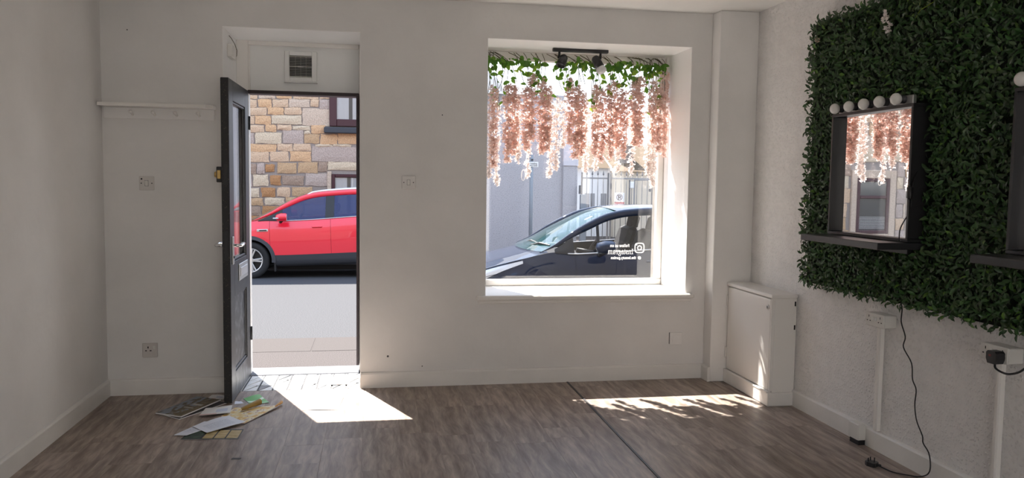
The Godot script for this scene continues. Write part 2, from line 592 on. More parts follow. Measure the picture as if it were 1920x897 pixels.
func build_cabinet() -> void:
	var t := thing("meter_cabinet", "low white painted meter cabinet against the pillar and right wall", "cabinet", v3(2.42, 0, -4.65))
	var x0 := 2.335
	var z0 := -4.948
	var z1 := -4.345
	part(bx(v3(x0 + 0.018, 0.0, z0), v3(XR - 0.002, 0.655, z1), 0.003), "body", M.gloss, t)
	part(bx(v3(x0 - 0.006, 0.655, z0), v3(XR - 0.002, 0.678, z1 + 0.012), 0.004), "worktop", M.gloss, t)
	part(bx(v3(x0, 0.090, z1 - 0.0125), v3(x0 + 0.020, 0.655, z1), 0.002), "door_frame", M.gloss, t)
	var d := part(bx(v3(x0, 0.094, z0 + 0.012), v3(x0 + 0.016, 0.648, z1 - 0.016), 0.003), "door", M.gloss, t)
	part(bx(v3(x0 + 0.008, 0.094, z1 - 0.0155), v3(x0 + 0.0185, 0.648, z1 - 0.010)), "door_gap", M.blackhole, t)
	part(G.new().smooth(true).lathe([Vector2(0.014, 0), Vector2(0.014, 0.004), Vector2(0.011, 0.007), Vector2(0, 0.007)], 18, Transform3D(Basis(Vector3.BACK, PI / 2), v3(x0, 0.597, z1 - 0.042))), "lock", M.silver, d)
	part(bx(v3(x0 - 0.0085, 0.590, z1 - 0.0435), v3(x0 - 0.006, 0.604, z1 - 0.0405)), "key_slot", M.blackhole, d)
	for y in [0.17, 0.52]:
		part(G.new().smooth(true).tube([v3(x0 - 0.003, y, z0 + 0.008), v3(x0 - 0.003, y + 0.07, z0 + 0.008)], 0.006, 8), "hinge", M.gloss, t)
	var s := part(bx(v3(x0 - 0.014, 0.0, z0), v3(XR - 0.002, 0.083, z1 + 0.014), 0.005), "plinth", M.gloss2, t)
	part(bx(v3(x0 - 0.016, 0.078, z0), v3(x0 + 0.01, 0.090, z1 + 0.004), 0.003), "plinth_bead", M.gloss2, s)
	for y in [0.477, 0.62]:
		part(bx(v3(2.482, y - 0.014, z1 - 0.002), v3(2.491, y + 0.014, z1 + 0.0012)), "slot", M.blackhole, t)


# ---------------------------------------------------------------- the open front door
func build_door() -> void:
	# frame, transom board and their beads
	var fr := G.new()
	addbx(fr, v3(DX0 + 0.001, 0.0, ZF + 0.001), v3(-0.832, DY, -5.535), 0.003)
	addbx(fr, v3(-0.110, 0.0, ZF + 0.001), v3(DX1 - 0.001, DY, -5.535), 0.003)
	struct(fr, "trim_door_frame", M.gloss, "white painted side posts of the street door frame", "door frame")
	var tb := struct(bx(v3(-0.832, 1.915, ZF + 0.001), v3(-0.110, DY, -5.552), 0.002), "wall_transom", M.panelgrey, "grey-white board above the street door that holds the vent", "panel")
	part(bx(v3(-0.832, 2.215, -5.552), v3(-0.110, DY, -5.530), 0.004), "bead", M.gloss, tb)
	part(bx(v3(-0.832, 1.915, -5.552), v3(-0.822, 2.215, -5.540), 0.002), "bead", M.gloss, tb)
	var bf := G.new()
	addbx(bf, v3(-0.832, 1.892, ZF + 0.001), v3(-0.110, 1.915, -5.49), 0.003)
	addbx(bf, v3(-0.128, 0.05, ZF + 0.001), v3(-0.110, 1.892, -5.49), 0.003)
	struct(bf, "trim_door_stop", M.darkstrip, "dark maroon strip round the street doorway", "door frame")
	# the leaf: hinged on the left post and swung into the room
	var t := Node3D.new()
	t.name = "door_1"
	add_child(t)
	t.set_meta("kind", "structure")
	t.set_meta("local", true)
	tag(t, "black half-glazed street door standing open into the room", "door")
	var near := v3(-0.829, 0, -4.78)
	var far := v3(-0.823, 0, -5.46)
	var ax := (far - near).normalized()
	# local: x from latch edge to hinge edge, y up, z out of the outer face (towards +x of the room)
	t.transform = Transform3D(Basis(ax, Vector3.UP, ax.cross(Vector3.UP)), near)
	var W := 0.68
	var T := -0.044
	var lb := func(x0: float, y0: float, x1: float, y1: float, z0: float, z1: float, bev: float, called: String, m: Material, par: Node3D) -> Node3D:
		return part(bx(v3(x0, y0, z0), v3(x1, y1, z1), bev), called, m, par)
	lb.call(0.0, 0.008, 0.130, 1.905, T, 0.0, 0.002, "latch_stile", M.doorface, t)
	lb.call(0.550, 0.008, W, 1.905, T, 0.0, 0.002, "hinge_stile", M.doorface, t)
	lb.call(0.130, 1.785, 0.550, 1.905, T, 0.0, 0.002, "top_rail", M.doorface, t)
	lb.call(0.130, 0.625, 0.550, 0.835, T, 0.0, 0.002, "lock_rail", M.doorface, t)
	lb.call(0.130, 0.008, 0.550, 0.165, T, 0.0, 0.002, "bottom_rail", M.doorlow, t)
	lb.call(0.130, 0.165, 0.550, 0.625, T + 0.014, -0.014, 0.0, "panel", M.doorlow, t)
	lb.call(0.130, 0.835, 0.550, 1.785, -0.026, -0.021, 0.0, "pane", M.pane, t)
	var g := G.new()
	for r in [[0.130, 0.835, 0.550, 0.850], [0.130, 1.770, 0.550, 1.785], [0.130, 0.850, 0.145, 1.770], [0.535, 0.850, 0.550, 1.770], [0.130, 0.165, 0.550, 0.180], [0.130, 0.610, 0.550, 0.625], [0.130, 0.180, 0.145, 0.610], [0.535, 0.180, 0.550, 0.610]]:
		addbx(g, v3(r[0], r[1], -0.020), v3(r[2], r[3], -0.006), 0.004)
	part(g, "glazing_bead", M.satin, t)
	lb.call(-0.003, 0.010, 0.0, 1.900, T, -0.001, 0.0, "worn_edge", M.dooredge, t)
	lb.call(-0.005, 0.85, -0.002, 1.02, T + 0.012, -0.012, 0.0, "latch_plate", M.satin, t)
	lb.call(-0.005, 1.29, -0.002, 1.41, T + 0.012, -0.012, 0.0, "latch_plate", M.satin, t)
	# letter plate
	var lp: Node3D = lb.call(0.255, 0.700, 0.560, 0.805, 0.0, 0.006, 0.003, "letter_plate", M.silver, t)
	lb.call(0.285, 0.725, 0.530, 0.780, 0.006, 0.011, 0.003, "letter_flap", mat(lin(0.72, 0.72, 0.75), 0.3, 0.6), lp)
	# lever handles on both faces
	for s in [1.0, -1.0]:
		var zf := 0.0 if s > 0 else T
		var hp := part(G.new().box(v3(0.062, 0.905, zf + s * 0.004), v3(0.042, 0.165, 0.008), 0.003), "handle_plate", M.silver, t)
		var pts := [v3(0.062, 0.935, zf), v3(0.062, 0.935, zf + s * 0.040), v3(0.072, 0.935, zf + s * 0.050), v3(0.110, 0.937, zf + s * 0.053), v3(0.155, 0.940, zf + s * 0.052), v3(0.175, 0.940, zf + s * 0.046), v3(0.182, 0.939, zf + s * 0.030)]
		part(G.new().smooth(true).tube(pts, [0.010, 0.009, 0.009, 0.0085, 0.0085, 0.008, 0.007], 12), "lever", M.chrome, hp)
		part(G.new().smooth(true).lathe([Vector2(0.008, 0), Vector2(0.008, 0.003), Vector2(0, 0.003)], 12, Transform3D(Basis(Vector3.RIGHT, s * PI / 2), v3(0.062, 0.865, zf + s * 0.008))), "key_hole", M.blackhole, hp)
	# night latch on the inner face
	var nl: Node3D = lb.call(0.004, 1.305, 0.085, 1.395, T - 0.030, T, 0.004, "night_latch", M.satin, t)
	part(G.new().smooth(true).lathe([Vector2(0.017, 0), Vector2(0.019, 0.004), Vector2(0.016, 0.016), Vector2(0, 0.017)], 16, Transform3D(Basis(Vector3.RIGHT, -PI / 2), v3(0.045, 1.350, T - 0.030))), "latch_knob", M.brass, nl)
	lb.call(-0.004, 1.325, 0.006, 1.375, T - 0.024, T - 0.004, 0.002, "latch_bolt", M.brass, nl)
	for y in [0.25, 1.65]:
		part(G.new().smooth(true).tube([v3(W + 0.006, y, 0.004), v3(W + 0.006, y + 0.09, 0.004)], 0.007, 10), "hinge", M.satin, t)

	# vent in the transom board
	var v := thing("air_vent", "square white air vent with a dark louvre grille above the street door", "vent", v3(-0.495, 1.985, -5.545))
	g = G.new()
	for r in [[-0.599, 1.984, -0.568, 2.186], [-0.422, 1.984, -0.388, 2.186], [-0.568, 2.157, -0.422, 2.186], [-0.568, 1.984, -0.422, 2.014]]:
		addbx(g, v3(r[0], r[1], -5.5515), v3(r[2], r[3], -5.530), 0.003)
	part(g, "frame", M.white, v)
	part(bx(v3(-0.604, 1.976, -5.5515), v3(-0.384, 1.984, -5.526), 0.002), "drip_lip", M.white, v)
	part(bx(v3(-0.568, 2.014, -5.5515), v3(-0.422, 2.157, -5.549)), "backing", M.blackhole, v)
	for i in 13:
		part(G.new().box(Vector3.ZERO, v3(0.146, 0.0022, 0.009), 0.0, Transform3D(Basis(Vector3.RIGHT, 0.6), v3(-0.495, 2.020 + i * 0.0109, -5.541))), "slat", M.ironlight if i % 6 else M.plastic, v)
	for x in [-0.53, -0.495, -0.46]:
		part(bx(v3(x - 0.0015, 2.014, -5.547), v3(x + 0.0015, 2.157, -5.544)), "grille_bar", M.ironlight, v)
	part(bx(v3(-0.515, 2.081, -5.540), v3(-0.475, 2.088, -5.534), 0.002), "pull_tab", M.white, v)

	# chime box with a loose wire on the left reveal
	var cb := thing("door_chime", "small white plastic chime box with a loose wire on the doorway's left side", "chime box", v3(DX0, 2.09, -5.25))
	part(bx(v3(DX0 + 0.001, 2.085, -5.345), v3(DX0 + 0.034, 2.165, -5.205), 0.004), "box", M.plastic, cb)
	part(G.new().smooth(true).tube([v3(DX0 + 0.004, 2.225, -5.27), v3(DX0 + 0.012, 2.215, -5.30), v3(DX0 + 0.022, 2.19, -5.36), v3(DX0 + 0.03, 2.155, -5.40), v3(DX0 + 0.03, 2.12, -5.39), v3(DX0 + 0.03, 2.105, -5.347)], 0.002, 6), "wire", M.twig, cb)


# ---------------------------------------------------------------- the display window
func build_window() -> void:
	var w := Node3D.new()
	w.name = "window_1"
	add_child(w)
	w.set_meta("kind", "structure")
	tag(w, "white framed display window facing the street", "window")
	part(bx(v3(WX0, 0.585, ZF), v3(WX1, 0.632, -5.545), 0.006), "bottom_rail", M.gloss2, w)
	part(bx(v3(WX0, 2.185, ZF), v3(WX1, WY1 - 0.001, -5.545), 0.004), "head_rail", M.gloss2, w)
	part(bx(v3(WX0 + 0.001, 0.632, ZF), v3(0.752, 2.185, -5.550), 0.005), "side_rail", M.gloss2, w)
	part(bx(v3(2.042, 0.632, ZF), v3(WX1 - 0.001, 2.185, -5.550), 0.005), "side_rail", M.gloss2, w)
	part(bx(v3(0.752, 0.632, -5.585), v3(2.042, 2.185, -5.579)), "pane", M.pane, w)
	var sl := part(bx(v3(WX0 + 0.001, 0.556, -5.546), v3(WX1 - 0.001, WY0, ZW - 0.001)), "sill", M.gloss2, w)
	part(bx(v3(0.645, 0.558, ZW), v3(2.135, 0.590, -5.028), 0.008), "nosing", M.gloss2, sl)
	part(bx(v3(0.66, 0.535, ZW + 0.0005), v3(2.12, 0.558, -5.052), 0.005), "apron", M.gloss2, sl)
	# lettering on the glass: it faces the street, so it reads backwards from here
	var d := thing("window_lettering", "white social media lettering with a camera icon on the window glass", "window decal", v3(1.83, 0.77, -5.587))
	var vinyl := mat(lin(0.92, 0.92, 0.92), 0.6)
	var text := func(s: String, x: float, y: float, h: float, wide: float, bold: bool, serif: bool, called: String) -> void:
		var tm := TextMesh.new()
		tm.text = s
		var f := SystemFont.new()
		f.font_names = PackedStringArray(["Droid Serif" if serif else "Droid Sans"])
		f.font_weight = 700 if bold else 400
		f.font_italic = false
		tm.font = f
		tm.font_size = 64
		tm.pixel_size = h / 64.0
		tm.depth = 0.0012
		var a := tm.get_aabb()
		var o := piece(tm, called, vinyl, d)
		var sx := wide / maxf(a.size.x, 0.001)
		o.transform = Transform3D(Basis(Vector3.UP, PI).scaled_local(v3(sx, 1, 1)), v3(x, y, -5.5865) - d.position)
	text.call("Follow us on", 1.777, 0.872, 0.030, 0.145, true, false, "line_of_text")
	text.call("Instagram", 1.784, 0.828, 0.054, 0.195, false, true, "line_of_text")
	text.call("the.beauty.garden", 1.807, 0.782, 0.027, 0.192, true, false, "line_of_text")
	text.call("@", 1.930, 0.782, 0.029, 0.024, true, false, "at_sign")
	var icon := G.new()
	rounded_ring(icon, v3(1.929, 0.856, -5.5865), 0.0385, 0.0385, 0.018, 0.0075)
	rounded_ring(icon, v3(1.929, 0.856, -5.5865), 0.0185, 0.0185, 0.0184, 0.007)
	icon.lathe([Vector2(0.005, 0), Vector2(0.005, 0.0012), Vector2(0, 0.0012)], 12, Transform3D(Basis(Vector3.RIGHT, -PI / 2), v3(1.907, 0.878, -5.5859)))
	part(icon, "camera_icon", vinyl, d)
	var ov := G.new()
	rounded_ring(ov, v3(1.044, 1.380, -5.577), 0.016, 0.040, 0.0158, 0.005)
	tag(piece(ov.mesh(), "oval_sticker", vinyl, self), "small white oval ring sticker on the window below the flowers", "sticker")


func rounded_ring(g: G, c: Vector3, hx: float, hy: float, r: float, th: float) -> void:
	var n := 40
	var f := func(k: int, off: float) -> Vector3:
		var a := TAU * k / n
		var e := 1.0 / (1.0 + 1.5 * (1.0 - r / maxf(hx, 0.001)))     # super-ellipse: round when r = hx
		var ca := cos(a)
		var sa := sin(a)
		return c + v3(signf(ca) * pow(absf(ca), e) * (hx - off), signf(sa) * pow(absf(sa), e) * (hy - off), 0)
	var dz := v3(0, 0, 0.0012)
	for k in n:
		var a: Vector3 = f.call(k, 0.0)
		var b: Vector3 = f.call(k + 1, 0.0)
		var p: Vector3 = f.call(k, th)
		var q: Vector3 = f.call(k + 1, th)
		g.quad(p + dz, a + dz, b + dz, q + dz)
		g.quad(q, b, a, p)
		g.quad(a, b, b + dz, a + dz)
		g.quad(q, p, p + dz, q + dz)


# ---------------------------------------------------------------- street
const ROAD_NEAR := -0.33     # level of the road at the near kerb, falling away to the far side
const ROAD_FALL := 0.0245


func build_ground() -> void:
	struct(bx(v3(-22, -0.6, -7.74), v3(22, -0.19, ZO), 0.0), "pavement", M.pavement, "pinkish grey pavement outside the street door", "pavement")
	var k := struct(bx(v3(-22, -0.6, -7.87), v3(22, -0.24, -7.74)), "kerb", M.kerb, "stone kerb along the edge of the pavement", "kerb")
	for i in 18:
		var x := -7.0 + i * 0.92
		part(bx(v3(x, -0.5, -7.12), v3(x + 0.918, -0.188 + rng.randf() * 0.002, -7.735), 0.006), "kerb_stone", M.kerb, k)
	var g := G.new()
	var y1 := ROAD_NEAR - ROAD_FALL * 9.2
	g.quad(v3(-40, ROAD_NEAR, -7.87), v3(40, ROAD_NEAR, -7.87), v3(40, y1, -17.1), v3(-40, y1, -17.1))
	g.quad(v3(-40, y1 - 0.3, -17.1), v3(40, y1 - 0.3, -17.1), v3(40, ROAD_NEAR - 0.3, -7.87), v3(-40, ROAD_NEAR - 0.3, -7.87))
	struct(g, "road", M.road, "sunlit grey tarmac road between the two pavements", "road")
	struct(bx(v3(-40, -1.0, -18.3), v3(40, -0.44, -17.1), 0.01), "pavement_far", M.pavement, "pavement on the far side of the road", "pavement")
	struct(bx(v3(1.0, -1.0, -45), v3(40, -0.44, -18.3)), "yard_ground", M.pavement, "paved yard behind the iron gates", "ground")


# unseen sunlit yard and wall, added to bounce light into the room
func build_added_yard() -> void:
	struct(bx(v3(-9, -0.4, ZR + 0.2), v3(10, -0.05, 13.0)), "yard_added_bounce", mat(lin(0.58, 0.55, 0.51), 0.9), "pale unseen yard added behind the viewer to bounce light in", "yard")
	struct(bx(v3(-9, -0.05, 11.0), v3(10, 3.0, 11.3)), "wall_added_bounce", mat(lin(0.62, 0.585, 0.54), 0.9), "unseen pale wall added at the end of the yard to bounce light in", "wall")


# the stone house is described in its own wall units: u to the right, v downwards, both from the top left of the part that the doorway shows
const SU := 0.0023969
const SV := 0.0024338


func su(u: float, v: float) -> Vector2:
	return Vector2(-2.766 + u * SU, 3.247 + u * 0.0000773 - v * SV)


func build_stone_house() -> void:
	var t := thing("stone_house", "rubble stone house with maroon windows across the road, seen through the doorway", "house", v3(-4.0, -0.44, -18.15))
	var g := G.new()
	addbx(g, v3(-16, -0.44, -24), v3(1.08, 5.0, -18.03))
	var wall := part(g, "wall", M.mortar, t)
	g = G.new()
	g.quad(v3(-16.2, 4.95, -17.8), v3(1.08, 4.95, -17.8), v3(1.08, 7.2, -21), v3(-16.2, 7.2, -21))
	g.quad(v3(1.08, 4.95, -24.2), v3(-16.2, 4.95, -24.2), v3(-16.2, 7.2, -21), v3(1.08, 7.2, -21))
	part(g, "roof", M.slate, t)
	var stone := func(u0: float, v0: float, u1: float, v1: float, k: int) -> void:
		var a := su(u0, v1)
		var b := su(u1, v0)
		if b.x - a.x < 0.02:
			return
		var d := 0.020 + rng.randf() * 0.014
		# a rough-faced block: its outline and its bulging front wander a little
		var gg := G.new().smooth(false)
		var nx := 4
		var ny := 3
		var pts := []
		for j in ny + 1:
			for i in nx + 1:
				var edge := i == 0 or j == 0 or i == nx or j == ny
				var jx := rng.randf_range(-0.012, 0.012)
				var jy := rng.randf_range(-0.010, 0.010)
				pts.append(v3(lerpf(a.x, b.x, float(i) / nx) + jx, lerpf(a.y, b.y, float(j) / ny) + jy, -18.03 + (d * 0.6 if edge else d + rng.randf_range(-0.004, 0.004))))
		for j in ny:
			for i in nx:
				gg.quad(pts[j * (nx + 1) + i], pts[j * (nx + 1) + i + 1], pts[(j + 1) * (nx + 1) + i + 1], pts[(j + 1) * (nx + 1) + i])
		var rim := []
		for i in nx:
			rim.append(pts[i])
		for j in ny:
			rim.append(pts[j * (nx + 1) + nx])
		for i in nx:
			rim.append(pts[ny * (nx + 1) + nx - i])
		for j in ny:
			rim.append(pts[(ny - j) * (nx + 1)])
		for i in rim.size():
			var p: Vector3 = rim[i]
			var q: Vector3 = rim[(i + 1) % rim.size()]
			gg.quad(v3(p.x, p.y, -18.032), v3(q.x, q.y, -18.032), q, p)
		part(gg, "stone", M.stones[k], wall)
	var row := func(v0: float, v1: float, us: Array, ks: Array) -> void:
		for i in range(0, us.size(), 2):
			stone.call(us[i], v0, us[i + 1], v1, ks[(i / 2) % ks.size()])
	row.call(-70, -5, [-120, 20, 32, 190, 202, 330, 342, 560, 572, 720], [0, 1, 0, 2, 4])
	row.call(4, 68, [-60, 100, 112, 255, 268, 400, 412, 640, 652, 745], [0, 2, 1, 0, 0])
	row.call(78, 141, [-30, 95, 105, 222, 232, 368, 378, 560, 570, 642], [0, 1, 0, 2, 0])
	row.call(78, 160, [652, 745], [4])
	row.call(150, 210, [-20, 178, 186, 330, 338, 486], [0, 1, 0])
	row.call(163, 308, [497, 740], [2])
	row.call(220, 294, [-60, 68, 80, 216, 226, 488], [0, 1, 6])
	row.call(303, 362, [-10, 156, 166, 263], [0, 1])
	row.call(305, 346, [272, 396], [0])
	row.call(315, 347, [407, 563], [6])
	row.call(308, 380, [571, 697], [1])
	row.call(372, 464, [-40, 66, 77, 310], [4, 6])
	row.call(355, 468, [322, 500], [4])
	row.call(360, 388, [512, 566], [6])
	row.call(390, 468, [512, 648], [3])
	row.call(392, 476, [656, 808, 816, 1060], [1, 1])
	row.call(476, 534, [-40, 262, 272, 406, 414, 568], [1, 0, 0])
	row.call(485, 501, [608, 762, 770, 932], [6, 6])
	row.call(543, 628, [-60, 196, 206, 372, 384, 570], [0, 0, 1])
	row.call(512, 632, [580, 1080], [4])
	row.call(644, 735, [-30, 82, 92, 156, 270, 436, 455, 626], [7, 4, 3, 3])
	row.call(655, 720, [165, 246], [5])
	row.call(640, 725, [634, 716], [7])
	row.call(648, 712, [722, 1060], [6])
	row.call(748, 846, [-60, 45, 55, 190], [4, 6])
	row.call(755, 838, [208, 300], [5])
	row.call(760, 840, [312, 506], [7])
	row.call(748, 852, [518, 738], [4])
	row.call(866, 945, [-50, 18, 25, 110, 128, 248, 268, 380, 398, 580], [3, 6, 5, 0, 3])
	row.call(958, 1020, [-80, 20, 30, 140, 160, 330, 345, 480, 500, 690], [5, 3, 6, 3, 0])
	row.call(1032, 1110, [-60, 120, 135, 300, 312, 500, 515, 720], [7, 5, 3, 4])
	row.call(1120, 1210, [-30, 180, 192, 340, 355, 560, 575, 760], [5, 3, 7, 3])
	# larger squared blocks further left, up to and round the window that the mirror shows
	var y := -0.30
	while y < 3.6:
		var h := rng.randf_range(0.26, 0.40)
		var x := -10.6 - rng.randf() * 0.4
		while x < -3.0:
			var wd := rng.randf_range(0.42, 0.78)
			var clear := x + wd < -7.30 or x > -6.10 or y + h < 0.02 or y > 1.80
			if not clear and x < -7.30:
				wd = maxf(-7.30 - x, 0.0) + 0.001
				clear = wd > 0.1
			if not clear and x + wd > -6.10:
				wd = x + wd + 6.10
				x = -6.10
				clear = wd > 0.1
			if x + wd > -2.92:
				wd = -2.92 - x
				clear = clear and wd > 0.12
				if wd < 0.05:
					break
			if clear:
				var u0 := (x + 2.766) / SU
				var u1 := (x + wd - 0.03 + 2.766) / SU
				stone.call(u0, (3.247 + u0 * 0.0000773 - (y + h - 0.03)) / SV, u1, (3.247 + u0 * 0.0000773 - y) / SV, [4, 0, 2, 7, 4, 6, 3][rng.randi() % 7])
			x += wd
		y += h
	# windows
	house_window(t, -1.00, 2.53, 0.30, 4.05, 0.16, false)
	part(bx(v3(-1.112, 2.375, -18.06), v3(0.42, 2.505, -17.86), 0.015), "window_sill", mat(lin(0.035, 0.04, 0.05), 0.6), t)
	house_window(t, -0.955, 0.15, 0.30, 1.48, 0.075, false)
	part(bx(v3(-1.05, 0.15, -18.05), v3(-0.96, 1.535, -17.985), 0.01), "window_margin", M.stones[2], t)
	house_window(t, -7.12, 0.20, -6.26, 1.56, 0.085, true)
	for r in [[-7.28, 0.10, -7.12, 1.76], [-6.26, 0.10, -6.12, 1.76], [-7.12, 1.56, -6.26, 1.76], [-7.12, 0.04, -6.26, 0.20]]:
		part(bx(v3(r[0], r[1], -18.05), v3(r[2], r[3], -17.97), 0.012), "window_margin", M.stones[2], t)


func house_window(t: Node3D, x0: float, y0: float, x1: float, y1: float, fw: float, split: bool) -> void:
	var z := -18.028
	var w := part(bx(v3(x0, y0, z), v3(x1, y1, z + 0.012)), "window", M.darkroom, t)
	var g := G.new()
	for r in [[x0, y0, x0 + fw, y1], [x1 - fw, y0, x1, y1], [x0 + fw, y1 - fw, x1 - fw, y1], [x0 + fw, y0, x1 - fw, y0 + fw]]:
		addbx(g, v3(r[0], r[1], z + 0.012), v3(r[2], r[3], z + 0.06), 0.012)
	if split:
		addbx(g, v3(x0 + fw, y1 - 0.50, z + 0.012), v3(x1 - fw, y1 - 0.42, z + 0.06), 0.012)
	part(g, "window_frame", M.maroon, w)
	part(bx(v3(x0 + fw, y0 + fw, z + 0.035), v3(x1 - fw, y1 - fw, z + 0.040)), "pane", M.pane, w)
	var net := func(u0: float, u1: float) -> void:
		var f := func(u: float, v: float) -> Vector3: return v3(lerpf(u0, u1, u), lerpf(y0 + fw * 0.6, y1 - fw * 0.6, v), z + 0.020 + 0.006 * sin(u * 40.0 * (u1 - u0)))
		part(G.new().smooth(true).grid(f, 24, 1), "curtain", M.curtain, w)
	if split:
		for i in 9:
			part(bx(v3(x0 + fw, y0 + 0.12 + i * 0.035, z + 0.02), v3(x1 - fw, y0 + 0.135 + i * 0.035, z + 0.024)), "blind_slat", M.curtain, w)
	else:
		net.call(x0 + fw, x0 + fw + 0.26)
		net.call(x0 + fw + 0.34, x1 - fw)


func build_grey_house() -> void:
	var t := thing("pebbledash_house", "grey pebbledash house wall across the road behind the dark car", "house", v3(2.8, -0.44, -17.9))
	part(bx(v3(1.10, -0.44, -24), v3(4.262, 3.35, -17.85)), "wall", M.dash, t)
	part(bx(v3(4.262, -0.44, -18.6), v3(4.602, 1.74, -17.78), 0.01), "gable_pier", M.dash, t)
	part(bx(v3(4.262, 1.74, -18.6), v3(4.615, 3.0, -17.76), 0.01), "smooth_band", M.smoothgrey, t)
	var g := G.new()
	g.quad(v3(1.10, 3.33, -17.65), v3(2.9, 3.33, -17.65), v3(2.3, 5.2, -20.5), v3(1.10, 5.2, -20.5))
	g.quad(v3(2.9, 3.33, -24), v3(1.10, 3.33, -24), v3(1.10, 5.2, -20.5), v3(2.3, 5.2, -20.5))
	part(g, "roof", M.slate, t)
	# street sign on its pole
	var s := thing("sign_pole", "grey steel pole with a small white parking plate before the pebbledash wall", "street sign", v3(3.318, -0.44, -17.3))
	part(G.new().smooth(true).tube([v3(3.42, -0.44, -17.3), v3(3.42, 1.98, -17.3)], 0.042, 14), "pole", M.polegrey, s)
	var pl := part(bx(v3(3.285, 1.690, -17.258), v3(3.565, 1.802, -17.248), 0.003), "plate", M.white, s)
	part(bx(v3(3.40, 1.83, -17.256), v3(3.45, 1.87, -17.250), 0.002), "bracket", M.charcoal, s)
	for row in [["No loading", 1.768], ["at any time", 1.724]]:
		var tm := TextMesh.new()
		tm.text = row[0]
		tm.font_size = 48
		tm.pixel_size = 0.05 / 48.0
		tm.depth = 0.002
		var o := piece(tm, "line_of_text", M.black, pl)
		o.position = v3(3.425, row[1], -17.247)
		o.scale = v3(0.85, 1, 1)
	var pf := bx(v3(4.64, -0.44, -17.70), v3(4.78, 1.09, -17.60), 0.01)
	tag(part(pf, "gate_pier", M.polegrey, self), "short blue-grey post at the left end of the iron gates", "gate post")


